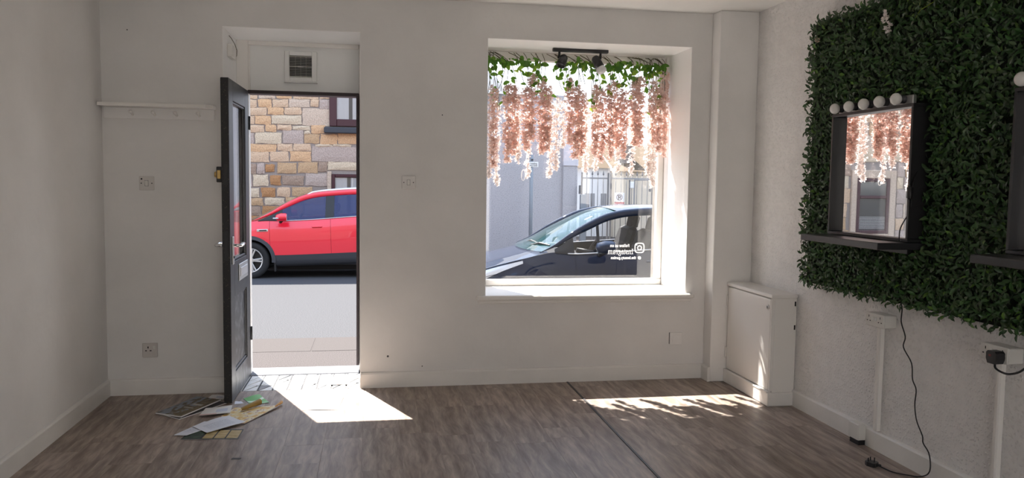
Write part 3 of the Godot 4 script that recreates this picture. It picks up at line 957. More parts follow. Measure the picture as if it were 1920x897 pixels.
func build_yard() -> void:
	# double gate of spear-headed bars
	var zg := -17.8
	for half in 2:
		var x0 := 4.70 if half == 0 else 5.40
		var x1 := 5.36 if half == 0 else 6.43
		var t := thing("iron_gate", ["narrow left leaf of the spear-topped iron gates", "wide right leaf of the spear-topped iron gates with the parking sign"][half], "gate", v3((x0 + x1) * 0.5, -0.42, zg), "spear-topped gates across the yard")
		for y in [-0.30, 0.755, 1.47]:
			part(bx(v3(x0, y - 0.018, zg - 0.012), v3(x1, y + 0.018, zg + 0.012), 0.003), "rail", M.ironlight, t)
		part(bx(v3(x0, -0.38, zg - 0.025), v3(x0 + 0.032, 1.60, zg + 0.02), 0.004), "stile", M.iron, t)
		part(bx(v3(x1 - 0.032, -0.38, zg - 0.02), v3(x1, 1.60, zg + 0.02), 0.004), "stile", M.iron, t)
		var n := int((x1 - x0) / 0.115)
		for i in range(1, n):
			var x := x0 + (x1 - x0) * i / n
			var b := part(G.new().smooth(true).tube([v3(x, -0.34, zg), v3(x, 1.56, zg)], 0.009, 7), "bar", M.iron, t)
			part(G.new().lathe([Vector2(0.0, 0), Vector2(0.024, 0.022), Vector2(0.012, 0.07), Vector2(0, 0.125)], 6, Transform3D(Basis(), v3(x, 1.535, zg))), "spearhead", M.iron, b)
			if half == 0:
				part(G.new().lathe([Vector2(0.0, 0), Vector2(0.02, 0.02), Vector2(0, 0.10)], 6, Transform3D(Basis(), v3(x + 0.055, 0.76, zg))), "spearhead", M.iron, b)
		if half == 1:
			part(bx(v3(5.98, 1.425, zg - 0.02), v3(6.42, 1.455, zg + 0.02), 0.004), "brace", M.ironlight, t)
			part(bx(v3(5.85, 0.2, zg - 0.02), v3(5.88, 1.44, zg + 0.02), 0.004), "brace", M.iron, t)
			part(bx(v3(5.96, 0.2, zg - 0.02), v3(6.0, 1.44, zg + 0.02), 0.004), "brace", M.ironlight, t)
			part(bx(v3(5.87, 1.24, zg + 0.0), v3(5.96, 1.40, zg + 0.05), 0.015), "lock_box", M.white, t)
			part(bx(v3(6.33, 1.17, zg + 0.012), v3(6.385, 1.24, zg + 0.03), 0.004), "latch_box", M.iron, t)
	tag(part(bx(v3(4.63, 1.10, -17.76), v3(4.70, 1.30, -17.68), 0.006), "hinge_box", M.iron, self), "dark box fixed at the left edge of the iron gates", "box")
	# no-parking plate
	var s := thing("parking_sign", "small white no-parking sign with red strip hung on the iron gates", "sign", v3(5.62, 0.82, zg + 0.02))
	part(bx(v3(5.50, 0.93, zg + 0.02), v3(5.735, 1.135, zg + 0.028), 0.002), "plate", mat(lin(0.72, 0.73, 0.76), 0.5), s)
	part(bx(v3(5.50, 0.835, zg + 0.021), v3(5.735, 0.915, zg + 0.029), 0.002), "red_strip", mat(lin(0.40, 0.03, 0.06), 0.5), s)
	var g := G.new()
	rounded_ring(g, v3(5.617, 1.033, zg + 0.030), 0.075, 0.075, 0.0749, 0.013)
	part(g, "ring", mat(lin(0.10, 0.03, 0.06), 0.5), s)
	part(G.new().box(Vector3.ZERO, v3(0.012, 0.14, 0.002), 0.0, Transform3D(Basis(Vector3.BACK, 0.75), v3(5.617, 1.033, zg + 0.033))), "slash", mat(lin(0.10, 0.03, 0.06), 0.5), s)
	var tm := TextMesh.new()
	tm.text = "P"
	tm.font_size = 64
	tm.pixel_size = 0.15 / 64.0
	tm.depth = 0.003
	var o := piece(tm, "letter", M.black, s)
	o.position = v3(5.617, 1.033, zg + 0.031) - s.position
	tm = TextMesh.new()
	tm.text = "No parking"
	tm.font_size = 48
	tm.pixel_size = 0.045 / 48.0
	tm.depth = 0.002
	o = piece(tm, "line_of_text", M.white, s)
	o.position = v3(5.617, 0.876, zg + 0.030) - s.position
	# buildings of the yard
	var a := thing("white_outbuilding", "white rendered building with small windows behind the left gate", "building", v3(7.0, -0.44, -26.2))
	part(bx(v3(5.6, -0.44, -29), v3(7.88, 1.90, -26.0)), "wall", M.render_white, a)
	for r in [[6.99, 7.16], [7.20, 7.34], [7.56, 7.75]]:
		var w := part(bx(v3(r[0], 0.2, -26.01), v3(r[1], 1.02, -25.985)), "window", M.ironlight, a)
		part(bx(v3(r[0] + 0.02, 0.22, -25.985), v3(r[1] - 0.02, 1.0, -25.975)), "pane", mat(lin(0.32, 0.32, 0.33), 0.2), w)
	g = G.new()
	g.quad(v3(5.5, 1.88, -25.85), v3(7.84, 1.88, -25.85), v3(7.84, 2.9, -28.2), v3(5.5, 2.9, -28.2))
	part(g, "roof", M.roofbrown, a)
	var b := thing("cream_outbuilding", "cream rendered building behind the right gate", "building", v3(9.5, -0.44, -25.8))
	part(bx(v3(7.90, -0.44, -29), v3(11.5, 1.80, -25.6)), "wall", M.render_cream, b)
	g = G.new()
	g.quad(v3(7.89, 1.78, -25.45), v3(11.6, 1.74, -25.45), v3(11.6, 2.8, -28.2), v3(7.89, 2.8, -28.2))
	part(g, "roof", M.roofbrown, b)
	part(bx(v3(8.20, 1.9, -26.9), v3(8.75, 2.75, -26.2), 0.02), "chimney", M.facade, b)


# ---------------------------------------------------------------- cars
func curve(pts: Array, x: float) -> float:
	var n := pts.size()
	if x <= pts[0][0]:
		return pts[0][1]
	if x >= pts[n - 1][0]:
		return pts[n - 1][1]
	var i := 0
	while pts[i + 1][0] < x:
		i += 1
	var x0: float = pts[i][0]
	var x1: float = pts[i + 1][0]
	var h := x1 - x0
	var s: float = (pts[i + 1][1] - pts[i][1]) / h
	var m0 := s
	var m1 := s
	if i > 0:
		var sp: float = (pts[i][1] - pts[i - 1][1]) / (x0 - pts[i - 1][0])
		m0 = 0.0 if sp * s <= 0.0 else 2.0 * sp * s / (sp + s)
	if i < n - 2:
		var sn: float = (pts[i + 2][1] - pts[i + 1][1]) / (pts[i + 2][0] - x1)
		m1 = 0.0 if sn * s <= 0.0 else 2.0 * sn * s / (sn + s)
	var t := (x - x0) / h
	return pts[i][1] * (2 * t * t * t - 3 * t * t + 1) + m0 * h * (t * t * t - 2 * t * t + t) + pts[i + 1][1] * (3 * t * t - 2 * t * t * t) + m1 * h * (t * t * t - t * t)


# one point of the lower body: station x, ring j (0 sill ... 6 shoulder ... 8 middle of the bonnet)
func body_at(c: Dictionary, x: float, j: float) -> Vector3:
	var hw := curve(c.hw, x)
	var belt := curve(c.belt, x)
	var bot := curve(c.bot, x)
	var h := belt - bot
	var cr: float = c.crown * smoothstep(0.0, 0.35, x)
	var ring := [[hw - 0.10, bot], [hw - 0.03, bot + 0.05 * h], [hw - 0.008, bot + 0.24 * h], [hw, bot + 0.50 * h], [hw - 0.006, bot + 0.74 * h], [hw - 0.050, bot + 0.90 * h], [hw - 0.095, belt], [hw * 0.5, belt + cr * 0.8], [0.0, belt + cr]]
	var i := clampi(int(floor(j)), 0, 7)
	var f := j - i
	var p := Vector2(lerpf(ring[i][0], ring[i + 1][0], f), lerpf(ring[i][1], ring[i + 1][1], f))
	if j < 6.0:
		for wx in c.wheels:
			var d: float = absf(x - wx)
			if d < c.arch:
				var ym: float = c.wr + sqrt(c.arch * c.arch - d * d)
				if p.y < ym + 0.02 * j:
					p.y = ym + 0.02 * j
	return v3(x, p.y, p.x)


func body_panel(c: Dictionary, x0: float, x1: float, j0: float, j1: float, side := 0, off := 0.0, slope := 0.0) -> G:   # side 1 near, -1 far, 0 both
	var g := G.new().smooth(true)
	var nu := maxi(2, int((x1 - x0) / 0.035))
	var nv := maxi(1, int((j1 - j0) * 2.0))
	var f := func(u: float, v: float) -> Vector3:
		var p := body_at(c, lerpf(x0, x1, u), lerpf(minf(j0 + slope * u, j1 - 0.05), j1, v))
		return p + v3(0, off * 0.3, off)
	var f2 := func(u: float, v: float) -> Vector3:
		var p: Vector3 = f.call(u, v)
		return v3(p.x, p.y, -p.z)
	if side >= 0:
		g.grid(f, nu, nv)
	if side <= 0:
		g.grid(f2, nu, nv, true)
	return g


func rail_at(c: Dictionary, x: float) -> Vector3:
	return v3(x, curve(c.raily, x), curve(c.railz, x))


func make_car(c: Dictionary, label: String, called: String, at: Transform3D) -> Node3D:
	var t := thing(called, label, "car", at.origin)
	t.basis = at.basis
	t.set_meta("local", true)
	var paint: Material = c.paint
	var L: float = c.L
	var dz := 0.004
	# lower body in its panels, with shut lines between them
	var lo: float = c.low
	var nose := body_panel(c, 0.0, c.nose - dz, 0.0, 8.0)
	for k in 8:
		var a := body_at(c, 0.0, k)
		var b := body_at(c, 0.0, k + 1)
		nose.quad(v3(0, a.y, -a.z), v3(0, a.y, a.z), v3(0, b.y, b.z), v3(0, b.y, -b.z))
	part(nose, "front_bumper", paint, t)
	part(body_panel(c, c.nose, c.cowl, 6.06, 8.0), "bonnet", paint, t)
	for s in [1, -1]:
		part(body_panel(c, c.nose, c.door1 - dz, lo, 6.0, s), "front_wing", paint, t)
		part(body_panel(c, c.door1, c.door2 - dz, lo, 6.0, s), "front_door", paint, t)
		part(body_panel(c, c.door2, c.door3 - dz, lo, 6.0, s), "rear_door", paint, t)
		part(body_panel(c, c.door3, L - 0.3, lo, 6.0, s), "rear_quarter", paint, t)
		if lo > 0.0:
			part(body_panel(c, c.nose, L - 0.3, 0.0, lo, s, 0.004), "cladding", M.cladding, t)
	var tail := body_panel(c, L - 0.3 + dz, L, 0.0, 8.0)
	for k in 8:
		var a := body_at(c, L, k)
		var b := body_at(c, L, k + 1)
		tail.quad(v3(L, a.y, a.z), v3(L, a.y, -a.z), v3(L, b.y, -b.z), v3(L, b.y, b.z))
	part(tail, "rear_bumper", paint, t)
	var inner := body_panel(c, 0.05, L - 0.05, 0.2, 5.9, 0, -0.02)
	for s in [[0.1, c.cowl + 0.05], [L - 0.75, L - 0.08]]:
		inner.box(v3((s[0] + s[1]) * 0.5, 0.55, 0), v3(s[1] - s[0], 0.3, 1.1))
	inner.box(v3(L * 0.5, 0.24, 0), v3(L - 0.4, 0.06, 1.45))
	part(inner, "under_shell", M.blackhole, t)
	# greenhouse
	var rx0: float = c.raily[0][0]
	var rx1: float = c.raily[c.raily.size() - 1][0]
	for s in [1.0, -1.0]:
		var rails := G.new().smooth(true)
		var pts := []
		for i in 41:
			var p := rail_at(c, lerpf(rx0, rx1, i / 40.0))
			pts.append(v3(p.x, p.y, p.z * s))
		var rad := []
		for i in 41:
			rad.append(c.railr * smoothstep(-0.05, 0.24, i / 40.0) * smoothstep(1.03, 0.92, i / 40.0))
		rails.tube(pts, rad, 10, Vector2(1.0, 0.8))
		part(rails, "roof_pillar", paint, t)
	var rf0: float = c.roof[0]
	var rf1: float = c.roof[1]
	var roof := func(u: float, v: float) -> Vector3:
		var p := rail_at(c, lerpf(rf0, rf1, u))
		var s := 1.0 - 2.0 * v
		return v3(p.x - 0.06 * (1.0 - s * s) * (1.0 - 2.0 * u), p.y + 0.02 + 0.045 * (1.0 - s * s), p.z * s)
	part(G.new().smooth(true).grid(roof, 16, 10), "roof", paint, t)
	var ws := func(u: float, v: float) -> Vector3:
		var p := rail_at(c, lerpf(rx0 + 0.02, rf0, u))
		var s := 1.0 - 2.0 * v
		return v3(p.x - lerpf(0.14, 0.05, u) * (1.0 - s * s), p.y + lerpf(0.0, 0.06, u) * (1.0 - s * s) + 0.004, (p.z - 0.01) * s)
	part(G.new().smooth(true).grid(ws, 14, 12), "windscreen", M.screenglass, t)
	var rs := func(u: float, v: float) -> Vector3:
		var p := rail_at(c, lerpf(rf1, rx1, u))
		var s := 1.0 - 2.0 * v
		return v3(p.x + 0.06 * (1.0 - s * s), p.y + 0.02 + 0.03 * (1.0 - s * s) * (1.0 - u), (p.z - 0.01) * s)
	part(G.new().smooth(true).grid(rs, 8, 10), "rear_screen", c.glass, t)
	# side glass between shoulder and roof edge
	var glassat := func(x: float, v: float, s: float, off: float) -> Vector3:
		var b := body_at(c, x, 6.0)
		var r := rail_at(c, x)
		var top: float = r.y - c.railr * 0.7
		var y := lerpf(b.y - 0.012, maxf(top, b.y - 0.010), v)
		return v3(x, y, s * (lerpf(b.z + 0.008, maxf(r.z, b.z - 0.6), clampf((y - b.y) / maxf(r.y - b.y, 0.01), 0.0, 1.0)) + off))
	for w in c.windows:
		for s in [1.0, -1.0]:
			var g := G.new().smooth(true)
			var f := func(u: float, v: float) -> Vector3: return glassat.call(lerpf(w[0], w[1], u), v, s, 0.0)
			g.grid(f, 12, 4, s < 0)
			part(g, "side_window", c.glass, t)
	for w in c.posts:
		for s in [1.0, -1.0]:
			var g := G.new().smooth(true)
			var f := func(u: float, v: float) -> Vector3: return glassat.call(lerpf(w[0], w[1], u) + w[2] * v, v, s, 0.006)
			g.grid(f, 8, 5, s < 0)
			part(g, "window_post", M.black, t)
	if c.has("strip"):
		for s in [1.0, -1.0]:
			var g := G.new().smooth(true)
			var pts := []
			for i in 17:
				var p := body_at(c, lerpf(c.strip[0], c.strip[1], i / 16.0), 6.0)
				pts.append(v3(p.x, p.y - 0.004, (p.z + 0.012) * s))
			g.tube(pts, 0.009, 6)
			part(g, "window_strip", M.silver, t)
	# wheels
	for wx in c.wheels:
		for s in [1.0, -1.0]:
			var hz: float = (curve(c.hw, wx) - 0.105) * s
			var wt := Transform3D(Basis(Vector3.RIGHT, PI / 2 * s), v3(wx, c.wr, hz))
			var r: float = c.wr
			var rr := r * 0.66
			var wh := part(G.new().smooth(true).lathe([Vector2(rr, -0.09), Vector2(r - 0.03, -0.1), Vector2(r, -0.075), Vector2(r, 0.07), Vector2(r - 0.03, 0.098), Vector2(rr + 0.01, 0.09), Vector2(rr, 0.075)], 36, wt), "wheel", M.tyre, t)
			part(G.new().smooth(true).lathe([Vector2(rr - 0.03, -0.05), Vector2(rr - 0.012, 0.06), Vector2(rr + 0.004, 0.085), Vector2(rr - 0.002, 0.09), Vector2(rr - 0.02, 0.078)], 36, wt), "rim", M.silver, wh)
			part(G.new().lathe([Vector2(rr - 0.01, 0.0), Vector2(0.0, 0.001)], 24, wt), "brake_disc", M.black, wh)
			var g := G.new()
			for k in 5:
				for o in [-0.13, 0.13]:
					g.box(v3(rr * 0.52, 0.068, 0), v3(rr * 0.92, 0.03, 0.032), 0.006, wt * Transform3D(Basis(Vector3.UP, TAU * k / 5.0 + o)))
			g.lathe([Vector2(0.065, 0.05), Vector2(0.06, 0.085), Vector2(0, 0.09)], 20, wt)
			part(g, "spokes", M.silver, wh)
	# arches
	for wx in c.wheels:
		for s in [1.0, -1.0]:
			var ga := G.new().smooth(true)
			var f := func(u: float, v: float) -> Vector3:
				var a := lerpf(-0.12, PI + 0.12, u)
				var rad: float = lerpf(c.arch - 0.008, c.arch + c.archw, v)
				var x: float = wx + cos(a) * rad
				return v3(x, c.wr + sin(a) * rad, (curve(c.hw, x) + 0.010 - 0.012 * v) * s)
			ga.grid(f, 24, 2, s > 0)
			var f3 := func(u: float, v: float) -> Vector3:
				var a := lerpf(-0.12, PI + 0.12, u)
				return v3(wx + cos(a) * (c.arch - 0.008), c.wr + sin(a) * (c.arch - 0.008), (curve(c.hw, wx) + 0.01 - v * 0.42) * s)
			ga.grid(f3, 24, 1, s > 0)
			part(ga, "wheel_arch", M.cladding if c.archw > 0.03 else M.black, t)
	# mirrors
	for s in [1.0, -1.0]:
		var mc := v3(c.mirror[0], c.mirror[1], c.mirror[2] * s)
		var mh := G.new().smooth(true)
		for k in 1:
			mh.tube([mc + v3(-0.10, -0.005, 0.0), mc + v3(-0.075, 0.0, 0.0), mc + v3(0.0, 0.008, 0), mc + v3(0.085, 0.012, 0), mc + v3(0.105, 0.012, 0)], [0.02, 0.062, 0.078, 0.072, 0.058], 14, Vector2(0.95, 1.25))
		var mm := part(mh, "wing_mirror", paint, t)
		part(G.new().smooth(true).tube([mc + v3(0.0, -0.05, -0.04 * s), mc + v3(-0.03, -0.09, -0.13 * s)], [0.035, 0.03], 8), "mirror_arm", M.black, mm)
		part(G.new().box(mc + v3(0.103, 0.012, 0), v3(0.006, 0.10, 0.13), 0.002), "mirror_glass", M.mirror, mm)
	# handles
	for hx in c.handles:
		for s in [1.0, -1.0]:
			var p := body_at(c, hx, 4.6)
			part(G.new().box(v3(hx, p.y, (p.z + 0.014) * s), v3(0.19, 0.028, 0.026), 0.010), "door_handle", paint, t)
	# lights
	for s in [1, -1]:
		var hl := part(body_panel(c, c.light[0], c.light[1], c.light[2], c.light[3], s, 0.006, c.light[4]), "headlamp", M.lamp, t)
		part(body_panel(c, c.light[0] + 0.08, lerpf(c.light[0], c.light[1], 0.62), c.light[2] + 0.35, c.light[2] + 0.95, s, 0.010, c.light[4] * 0.5), "lamp_insert", M.charcoal, hl)
		part(body_panel(c, L - 0.34, L - 0.02, 4.2, 5.9, s, 0.006), "tail_lamp", mat(lin(0.3, 0.01, 0.01), 0.2), t)
	# cabin
	var dash: float = c.cowl + 0.22
	var by: float = curve(c.belt, dash) - 0.06
	part(G.new().box(v3(dash + 0.12, by - 0.12, 0), v3(0.5, 0.26, 1.35), 0.06), "dashboard", M.seat, t)
	for z in [0.37, -0.37]:
		var sx: float = c.seat
		var se := part(G.new().smooth(true).box(v3(sx, 0.55, z), v3(0.52, 0.16, 0.50), 0.05), "seat", M.seat, t)
		part(G.new().box(Vector3.ZERO, v3(0.14, 0.68, 0.48), 0.05, Transform3D(Basis(Vector3.BACK, -0.38), v3(sx + 0.36, 0.87, z))), "backrest", M.seat, se)
		part(G.new().box(Vector3.ZERO, v3(0.10, 0.20, 0.26), 0.04, Transform3D(Basis(Vector3.BACK, -0.30), v3(sx + 0.53, 1.25, z))), "headrest", M.seat, se)
	part(G.new().box(Vector3.ZERO, v3(0.16, 0.60, 1.25), 0.05, Transform3D(Basis(Vector3.BACK, -0.35), v3(c.seat + 1.35, 0.88, 0))), "rear_bench", M.seat, t)
	var ring := []
	for k in 25:
		ring.append(v3(0, sin(TAU * k / 24.0) * 0.18, cos(TAU * k / 24.0) * 0.18))
	var sw := G.new().smooth(true)
	var swt := Transform3D(Basis(Vector3.BACK, -0.4), v3(dash + 0.40, by + 0.0, c.driver))
	var rp := []
	for p in ring:
		rp.append(swt * p)
	sw.tube(rp, 0.014, 8)
	sw.tube([swt * v3(-0.2, -0.02, 0), swt * v3(0, 0, 0)], [0.03, 0.05], 8)
	part(sw, "steering_wheel", M.black, t)
	return t


func red_car() -> void:
	var c := {
		"L": 4.5, "paint": M.red, "glass": M.carglass_dark, "low": 2.05, "nose": 0.36, "door1": 1.29, "door2": 2.40, "door3": 3.35, "cowl": 1.15, "crown": 0.035,
		"hw": [[0.0, 0.66], [0.12, 0.80], [0.4, 0.90], [1.2, 0.92], [3.4, 0.92], [4.2, 0.87], [4.5, 0.74]],
		"belt": [[0.0, 0.78], [0.08, 0.86], [0.45, 0.99], [0.92, 1.06], [1.2, 1.085], [1.6, 1.072], [2.9, 1.125], [3.8, 1.18], [4.35, 1.14], [4.5, 1.02]],
		"bot": [[0.0, 0.34], [0.4, 0.24], [1.3, 0.21], [3.3, 0.21], [4.2, 0.28], [4.5, 0.38]],
		"wheels": [0.92, 3.60], "wr": 0.345, "arch": 0.40, "archw": 0.06,
		"raily": [[0.98, 1.075], [1.28, 1.195], [1.58, 1.345], [1.95, 1.495], [2.25, 1.545], [2.9, 1.575], [3.5, 1.545], [4.0, 1.44], [4.38, 1.17]],
		"railz": [[0.98, 0.83], [1.28, 0.79], [1.58, 0.73], [1.95, 0.67], [2.25, 0.645], [2.9, 0.64], [3.5, 0.64], [4.0, 0.65], [4.38, 0.74]],
		"railr": 0.050, "roof": [1.95, 3.75], "windows": [[1.50, 2.36], [2.42, 3.3], [3.36, 3.95]], "posts": [[1.08, 1.52, 0.0], [2.30, 2.46, 0.02], [3.26, 3.36, 0.08]], "strip": [1.5, 3.9],
		"mirror": [1.52, 1.135, 1.03], "handles": [2.15, 3.1], "light": [0.05, 0.62, 4.3, 5.9, 1.2], "seat": 1.95, "driver": 0.37,
	}
	var t := make_car(c, "red five-door car with silver roof rails parked across the road, seen through the doorway", "red_car", Transform3D(Basis(Vector3.BACK, 0.030), v3(-3.2, -0.545, -16.12)))
	for s in [1.0, -1.0]:
		var pts := []
		for i in 21:
			var p := rail_at(c, lerpf(1.98, 3.75, i / 20.0))
			var lift := 0.045 if i > 0 and i < 20 else 0.02
			pts.append(v3(p.x, p.y + lift + 0.02, (p.z - 0.02) * s))
		part(G.new().smooth(true).tube(pts, 0.018, 8), "roof_rail", mat(lin(0.8, 0.8, 0.8), 0.3, 0.3), t)
		var q := body_at(c, 1.17, 4.3)
		var vt := part(G.new().box(v3(1.16, q.y, (q.z + 0.004) * s), v3(0.20, 0.045, 0.020), 0.006), "wing_vent", M.silver, t)
		part(G.new().box(v3(1.17, q.y, (q.z + 0.012) * s), v3(0.13, 0.022, 0.008), 0.002), "vent_slot", M.black, vt)
		part(G.new().box(v3(1.36, 0.23, 0.80 * s), v3(0.03, 0.22, 0.2), 0.008), "mud_flap", M.black, t)
		part(G.new().box(v3(1.46, 1.128, 1.105 * s), v3(0.16, 0.022, 0.02), 0.006), "mirror_indicator", M.lamp, t)


func dark_car() -> void:
	var c := {
		"L": 4.06, "paint": M.navy, "glass": M.carglass, "low": 0.0, "nose": 0.34, "door1": 1.503, "door2": 2.62, "door3": 3.28, "cowl": 1.20, "crown": 0.05,
		"hw": [[0.0, 0.60], [0.12, 0.74], [0.4, 0.83], [1.1, 0.865], [3.2, 0.865], [3.8, 0.82], [4.06, 0.70]],
		"belt": [[0.0, 0.62], [0.12, 0.70], [0.5, 0.825], [0.945, 0.925], [1.277, 0.985], [1.5, 0.962], [2.4, 0.985], [3.2, 1.02], [3.8, 1.0], [4.06, 0.86]],
		"bot": [[0.0, 0.26], [0.4, 0.19], [1.3, 0.17], [3.0, 0.17], [3.8, 0.24], [4.06, 0.34]],
		"wheels": [0.84, 3.43], "wr": 0.315, "arch": 0.355, "archw": 0.012,
		"raily": [[1.10, 0.985], [1.277, 1.055], [1.50, 1.175], [1.704, 1.270], [1.95, 1.365], [2.2, 1.405], [2.5, 1.415], [3.0, 1.39], [3.5, 1.28], [3.9, 1.0]],
		"railz": [[1.10, 0.765], [1.277, 0.735], [1.50, 0.69], [1.704, 0.655], [1.95, 0.625], [2.2, 0.605], [2.5, 0.60], [3.0, 0.60], [3.5, 0.62], [3.9, 0.68]],
		"railr": 0.046, "roof": [2.10, 3.3], "windows": [[1.50, 1.77], [1.80, 2.60], [2.66, 3.25]], "posts": [[1.27, 1.50, 0.0], [1.765, 1.80, 0.02], [2.58, 2.70, 0.03]], "strip": [1.42, 3.3],
		"mirror": [1.80, 1.035, 0.975], "handles": [2.42], "light": [0.06, 0.90, 3.9, 5.8, 1.5], "seat": 2.05, "driver": 0.37,
	}
	var t := make_car(c, "dark blue hatchback parked close outside the display window", "dark_blue_car", Transform3D(Basis(Vector3.BACK, 0.030), v3(0.76, -0.475, -9.465)))
	# wipers, and the permit in the windscreen
	for w in [[1.12, -0.30, 1.24, 0.34], [1.10, 0.20, 1.30, 0.66]]:
		var a := v3(w[0], curve(c.raily, 1.12) + 0.03, w[1])
		var b := v3(w[2] - 0.06, curve(c.raily, 1.2) + 0.035, w[3])
		part(G.new().tube([a, (a + b) * 0.5 + v3(0, 0.03, 0), b], [0.016, 0.012, 0.007], 6), "wiper", M.black, t)
	part(G.new().box(Vector3.ZERO, v3(0.10, 0.004, 0.07), 0.0, Transform3D(Basis(Vector3.BACK, 0.42), v3(1.83, 1.335, 0.18))), "permit_sticker", M.paper, t)


# ---------------------------------------------------------------- leaf wall and mirrors
func leaf_mesh(l: float, w: float, fold: float, curl: float) -> ArrayMesh:
	# along +y from the stalk, front towards +z, folded along the rib
	var g := G.new().smooth(true)
	var rows := [[0.0, 0.08], [0.25, 0.75], [0.55, 1.0], [0.82, 0.62], [1.0, 0.0]]
	var p := []
	for r in rows:
		var y: float = r[0] * l
		var z: float = -curl * r[0] * r[0] * l
		p.append([v3(-r[1] * w * 0.5, y, z + fold * r[1] * w), v3(0, y, z), v3(r[1] * w * 0.5, y, z + fold * r[1] * w)])
	for i in 4:
		g.quad(p[i][0], p[i][1], p[i + 1][1], p[i + 1][0])
		g.quad(p[i][1], p[i][2], p[i + 1][2], p[i + 1][1])
	return g.mesh()


func build_hedge() -> void:
	var t := thing("leaf_wall_panel", "dark green artificial leaf panel covering the right wall round the mirrors", "leaf panel", v3(2.48, 0.78, -2.9))
	var y0 := 0.775
	var y1 := 2.235
	var z0 := -4.20
	var z1 := -1.55
	part(bx(v3(2.455, y0, z0 + 0.02), v3(XR - 0.003, y1, z1)), "backing", M.hedgeback, t)
	var meshes := [leaf_mesh(0.031, 0.0145, 0.30, 0.35), leaf_mesh(0.026, 0.0135, 0.22, 0.6), leaf_mesh(0.035, 0.0140, 0.35, 0.3)]
	var singles := 0
	for k in 3:
		var mm := MultiMesh.new()
		mm.transform_format = MultiMesh.TRANSFORM_3D
		mm.use_colors = true
		mm.mesh = meshes[k]
		var xf := []
		var col := []
		var n := 8600
		for i in n:
			var z := rng.randf_range(z0, z1)
			var y := rng.randf_range(y0 - 0.012, y1 + 0.02)
			# the upper left corner of the panel is rounded off
			var cz := z0 + 0.13 - z
			var cy := y - (y1 - 0.13)
			if cz > 0 and cy > 0 and Vector2(cz, cy).length() > 0.15:
				continue
			# clear of the mirrors and their shelves
			if y > 1.05 and y < 1.72 and ((z > -3.86 and z < -3.17) or z > -2.66):
				continue
			var depth := rng.randf()
			var x := lerpf(2.462, 2.424, depth)
			var up := v3(rng.randf_range(-0.95, -0.15), rng.randf_range(-0.7, 1.0), rng.randf_range(-0.9, 0.9)).normalized()
			var outw := v3(-1.0, rng.randf_range(-0.2, 0.7), rng.randf_range(-0.5, 0.6))
			var side := up.cross(outw).normalized()
			var b := Basis(side, up, side.cross(up)).orthonormalized()
			b = b.scaled_local(Vector3.ONE * rng.randf_range(0.8, 1.2))
			var tr := Transform3D(b, v3(x, y, z))
			var tint := rng.randf()
			if singles < 300 and depth > 0.55 and z > -3.12 and z < -2.62 and rng.randf() < 0.35:
				singles += 1
				var o := piece(meshes[k], "leaf", M.hedges[rng.randi() % 3], t)
				o.transform = Transform3D(b, v3(x, y, z) - t.position)
				continue
			xf.append(tr)
			var c := Color(0.75, 0.75, 0.75).lerp(Color(1.25, 1.45, 1.1), tint * tint)
			if rng.randf() < 0.05:
				c = Color(2.6, 2.3, 1.0)
			elif rng.randf() < 0.12:
				c = Color(1.5, 1.1, 1.3)
			col.append(c)
		mm.instance_count = xf.size()
		for i in xf.size():
			mm.set_instance_transform(i, Transform3D(xf[i].basis, xf[i].origin - t.position))
			mm.set_instance_color(i, col[i])
		var mi := MultiMeshInstance3D.new()
		mi.multimesh = mm
		mi.material_override = M.hedge
		mi.name = ["leaf_mass", "leaf_mass_001", "leaf_mass_002"][k]
		mi.set_meta("kind", "stuff")
		t.add_child(mi, true)
	# stray pale blossoms and a light sprig tucked into the panel
	var bl := thing("blossom_cluster", "small pale pink blossom cluster tucked into the top of the leaf panel", "artificial flower", v3(2.40, 2.10, -3.47))
	for i in 9:
		var g := G.new().smooth(true)
		petal_cluster(g, v3(2.405 + rng.randf_range(-0.008, 0.008), 2.075 + i * 0.010, -3.475 + rng.randf_range(-0.02, 0.02)), 0.020, 5)
		part(g, "floret", M.petal2, bl)
	var b2 := G.new().smooth(true)
	petal_cluster(b2, v3(2.41, 2.13, -4.08), 0.018, 6)
	petal_cluster(b2, v3(2.41, 2.145, -4.095), 0.014, 5)
	tag(part(b2, "pale_blossom", mat(lin(0.5, 0.38, 0.28), 0.7), self), "tiny faded blossom near the rounded corner of the leaf panel", "artificial flower")
	var sp := thing("light_sprig", "pale yellow-green fern sprig sticking out of the leaf panel near the ceiling", "artificial plant", v3(2.41, 2.11, -3.25))
	for i in 16:
		var o := piece(meshes[1], "sprig_leaf", mat(lin(0.12, 0.17, 0.05), 0.5), sp)
		var a := v3(2.40, 2.105 + rng.randf() * 0.05, -3.30 + i * 0.009)
		o.transform = Transform3D(Basis.from_euler(v3(rng.randf_range(-0.6, 0.6), -PI / 2 + rng.randf_range(-0.5, 0.5), rng.randf_range(-1.4, 1.4))).scaled_local(v3(0.5, 0.9, 0.6)), a - sp.position)
	var stem := G.new().smooth(true).tube([v3(2.43, 2.09, -3.31), v3(2.405, 2.12, -3.24), v3(2.40, 2.135, -3.15)], 0.002, 5)
	part(stem, "stem", M.leaves[3], sp)


func petal_cluster(g: G, c: Vector3, s: float, n: int) -> void:
	for i in n:
		var d := v3(rng.randf_range(-1, 1), rng.randf_range(-1, 0.8), rng.randf_range(-1, 1)).normalized()
		var u := d.cross(v3(rng.randf_range(-1, 1), rng.randf_range(-1, 1), rng.randf_range(-1, 1))).normalized()
		var w := u * s * rng.randf_range(0.30, 0.5)
		var nn := d.cross(u) * s * 0.22
		g.quad(c, c + d * s * 0.55 - w + nn, c + d * s * rng.randf_range(0.9, 1.2), c + d * s * 0.55 + w + nn)


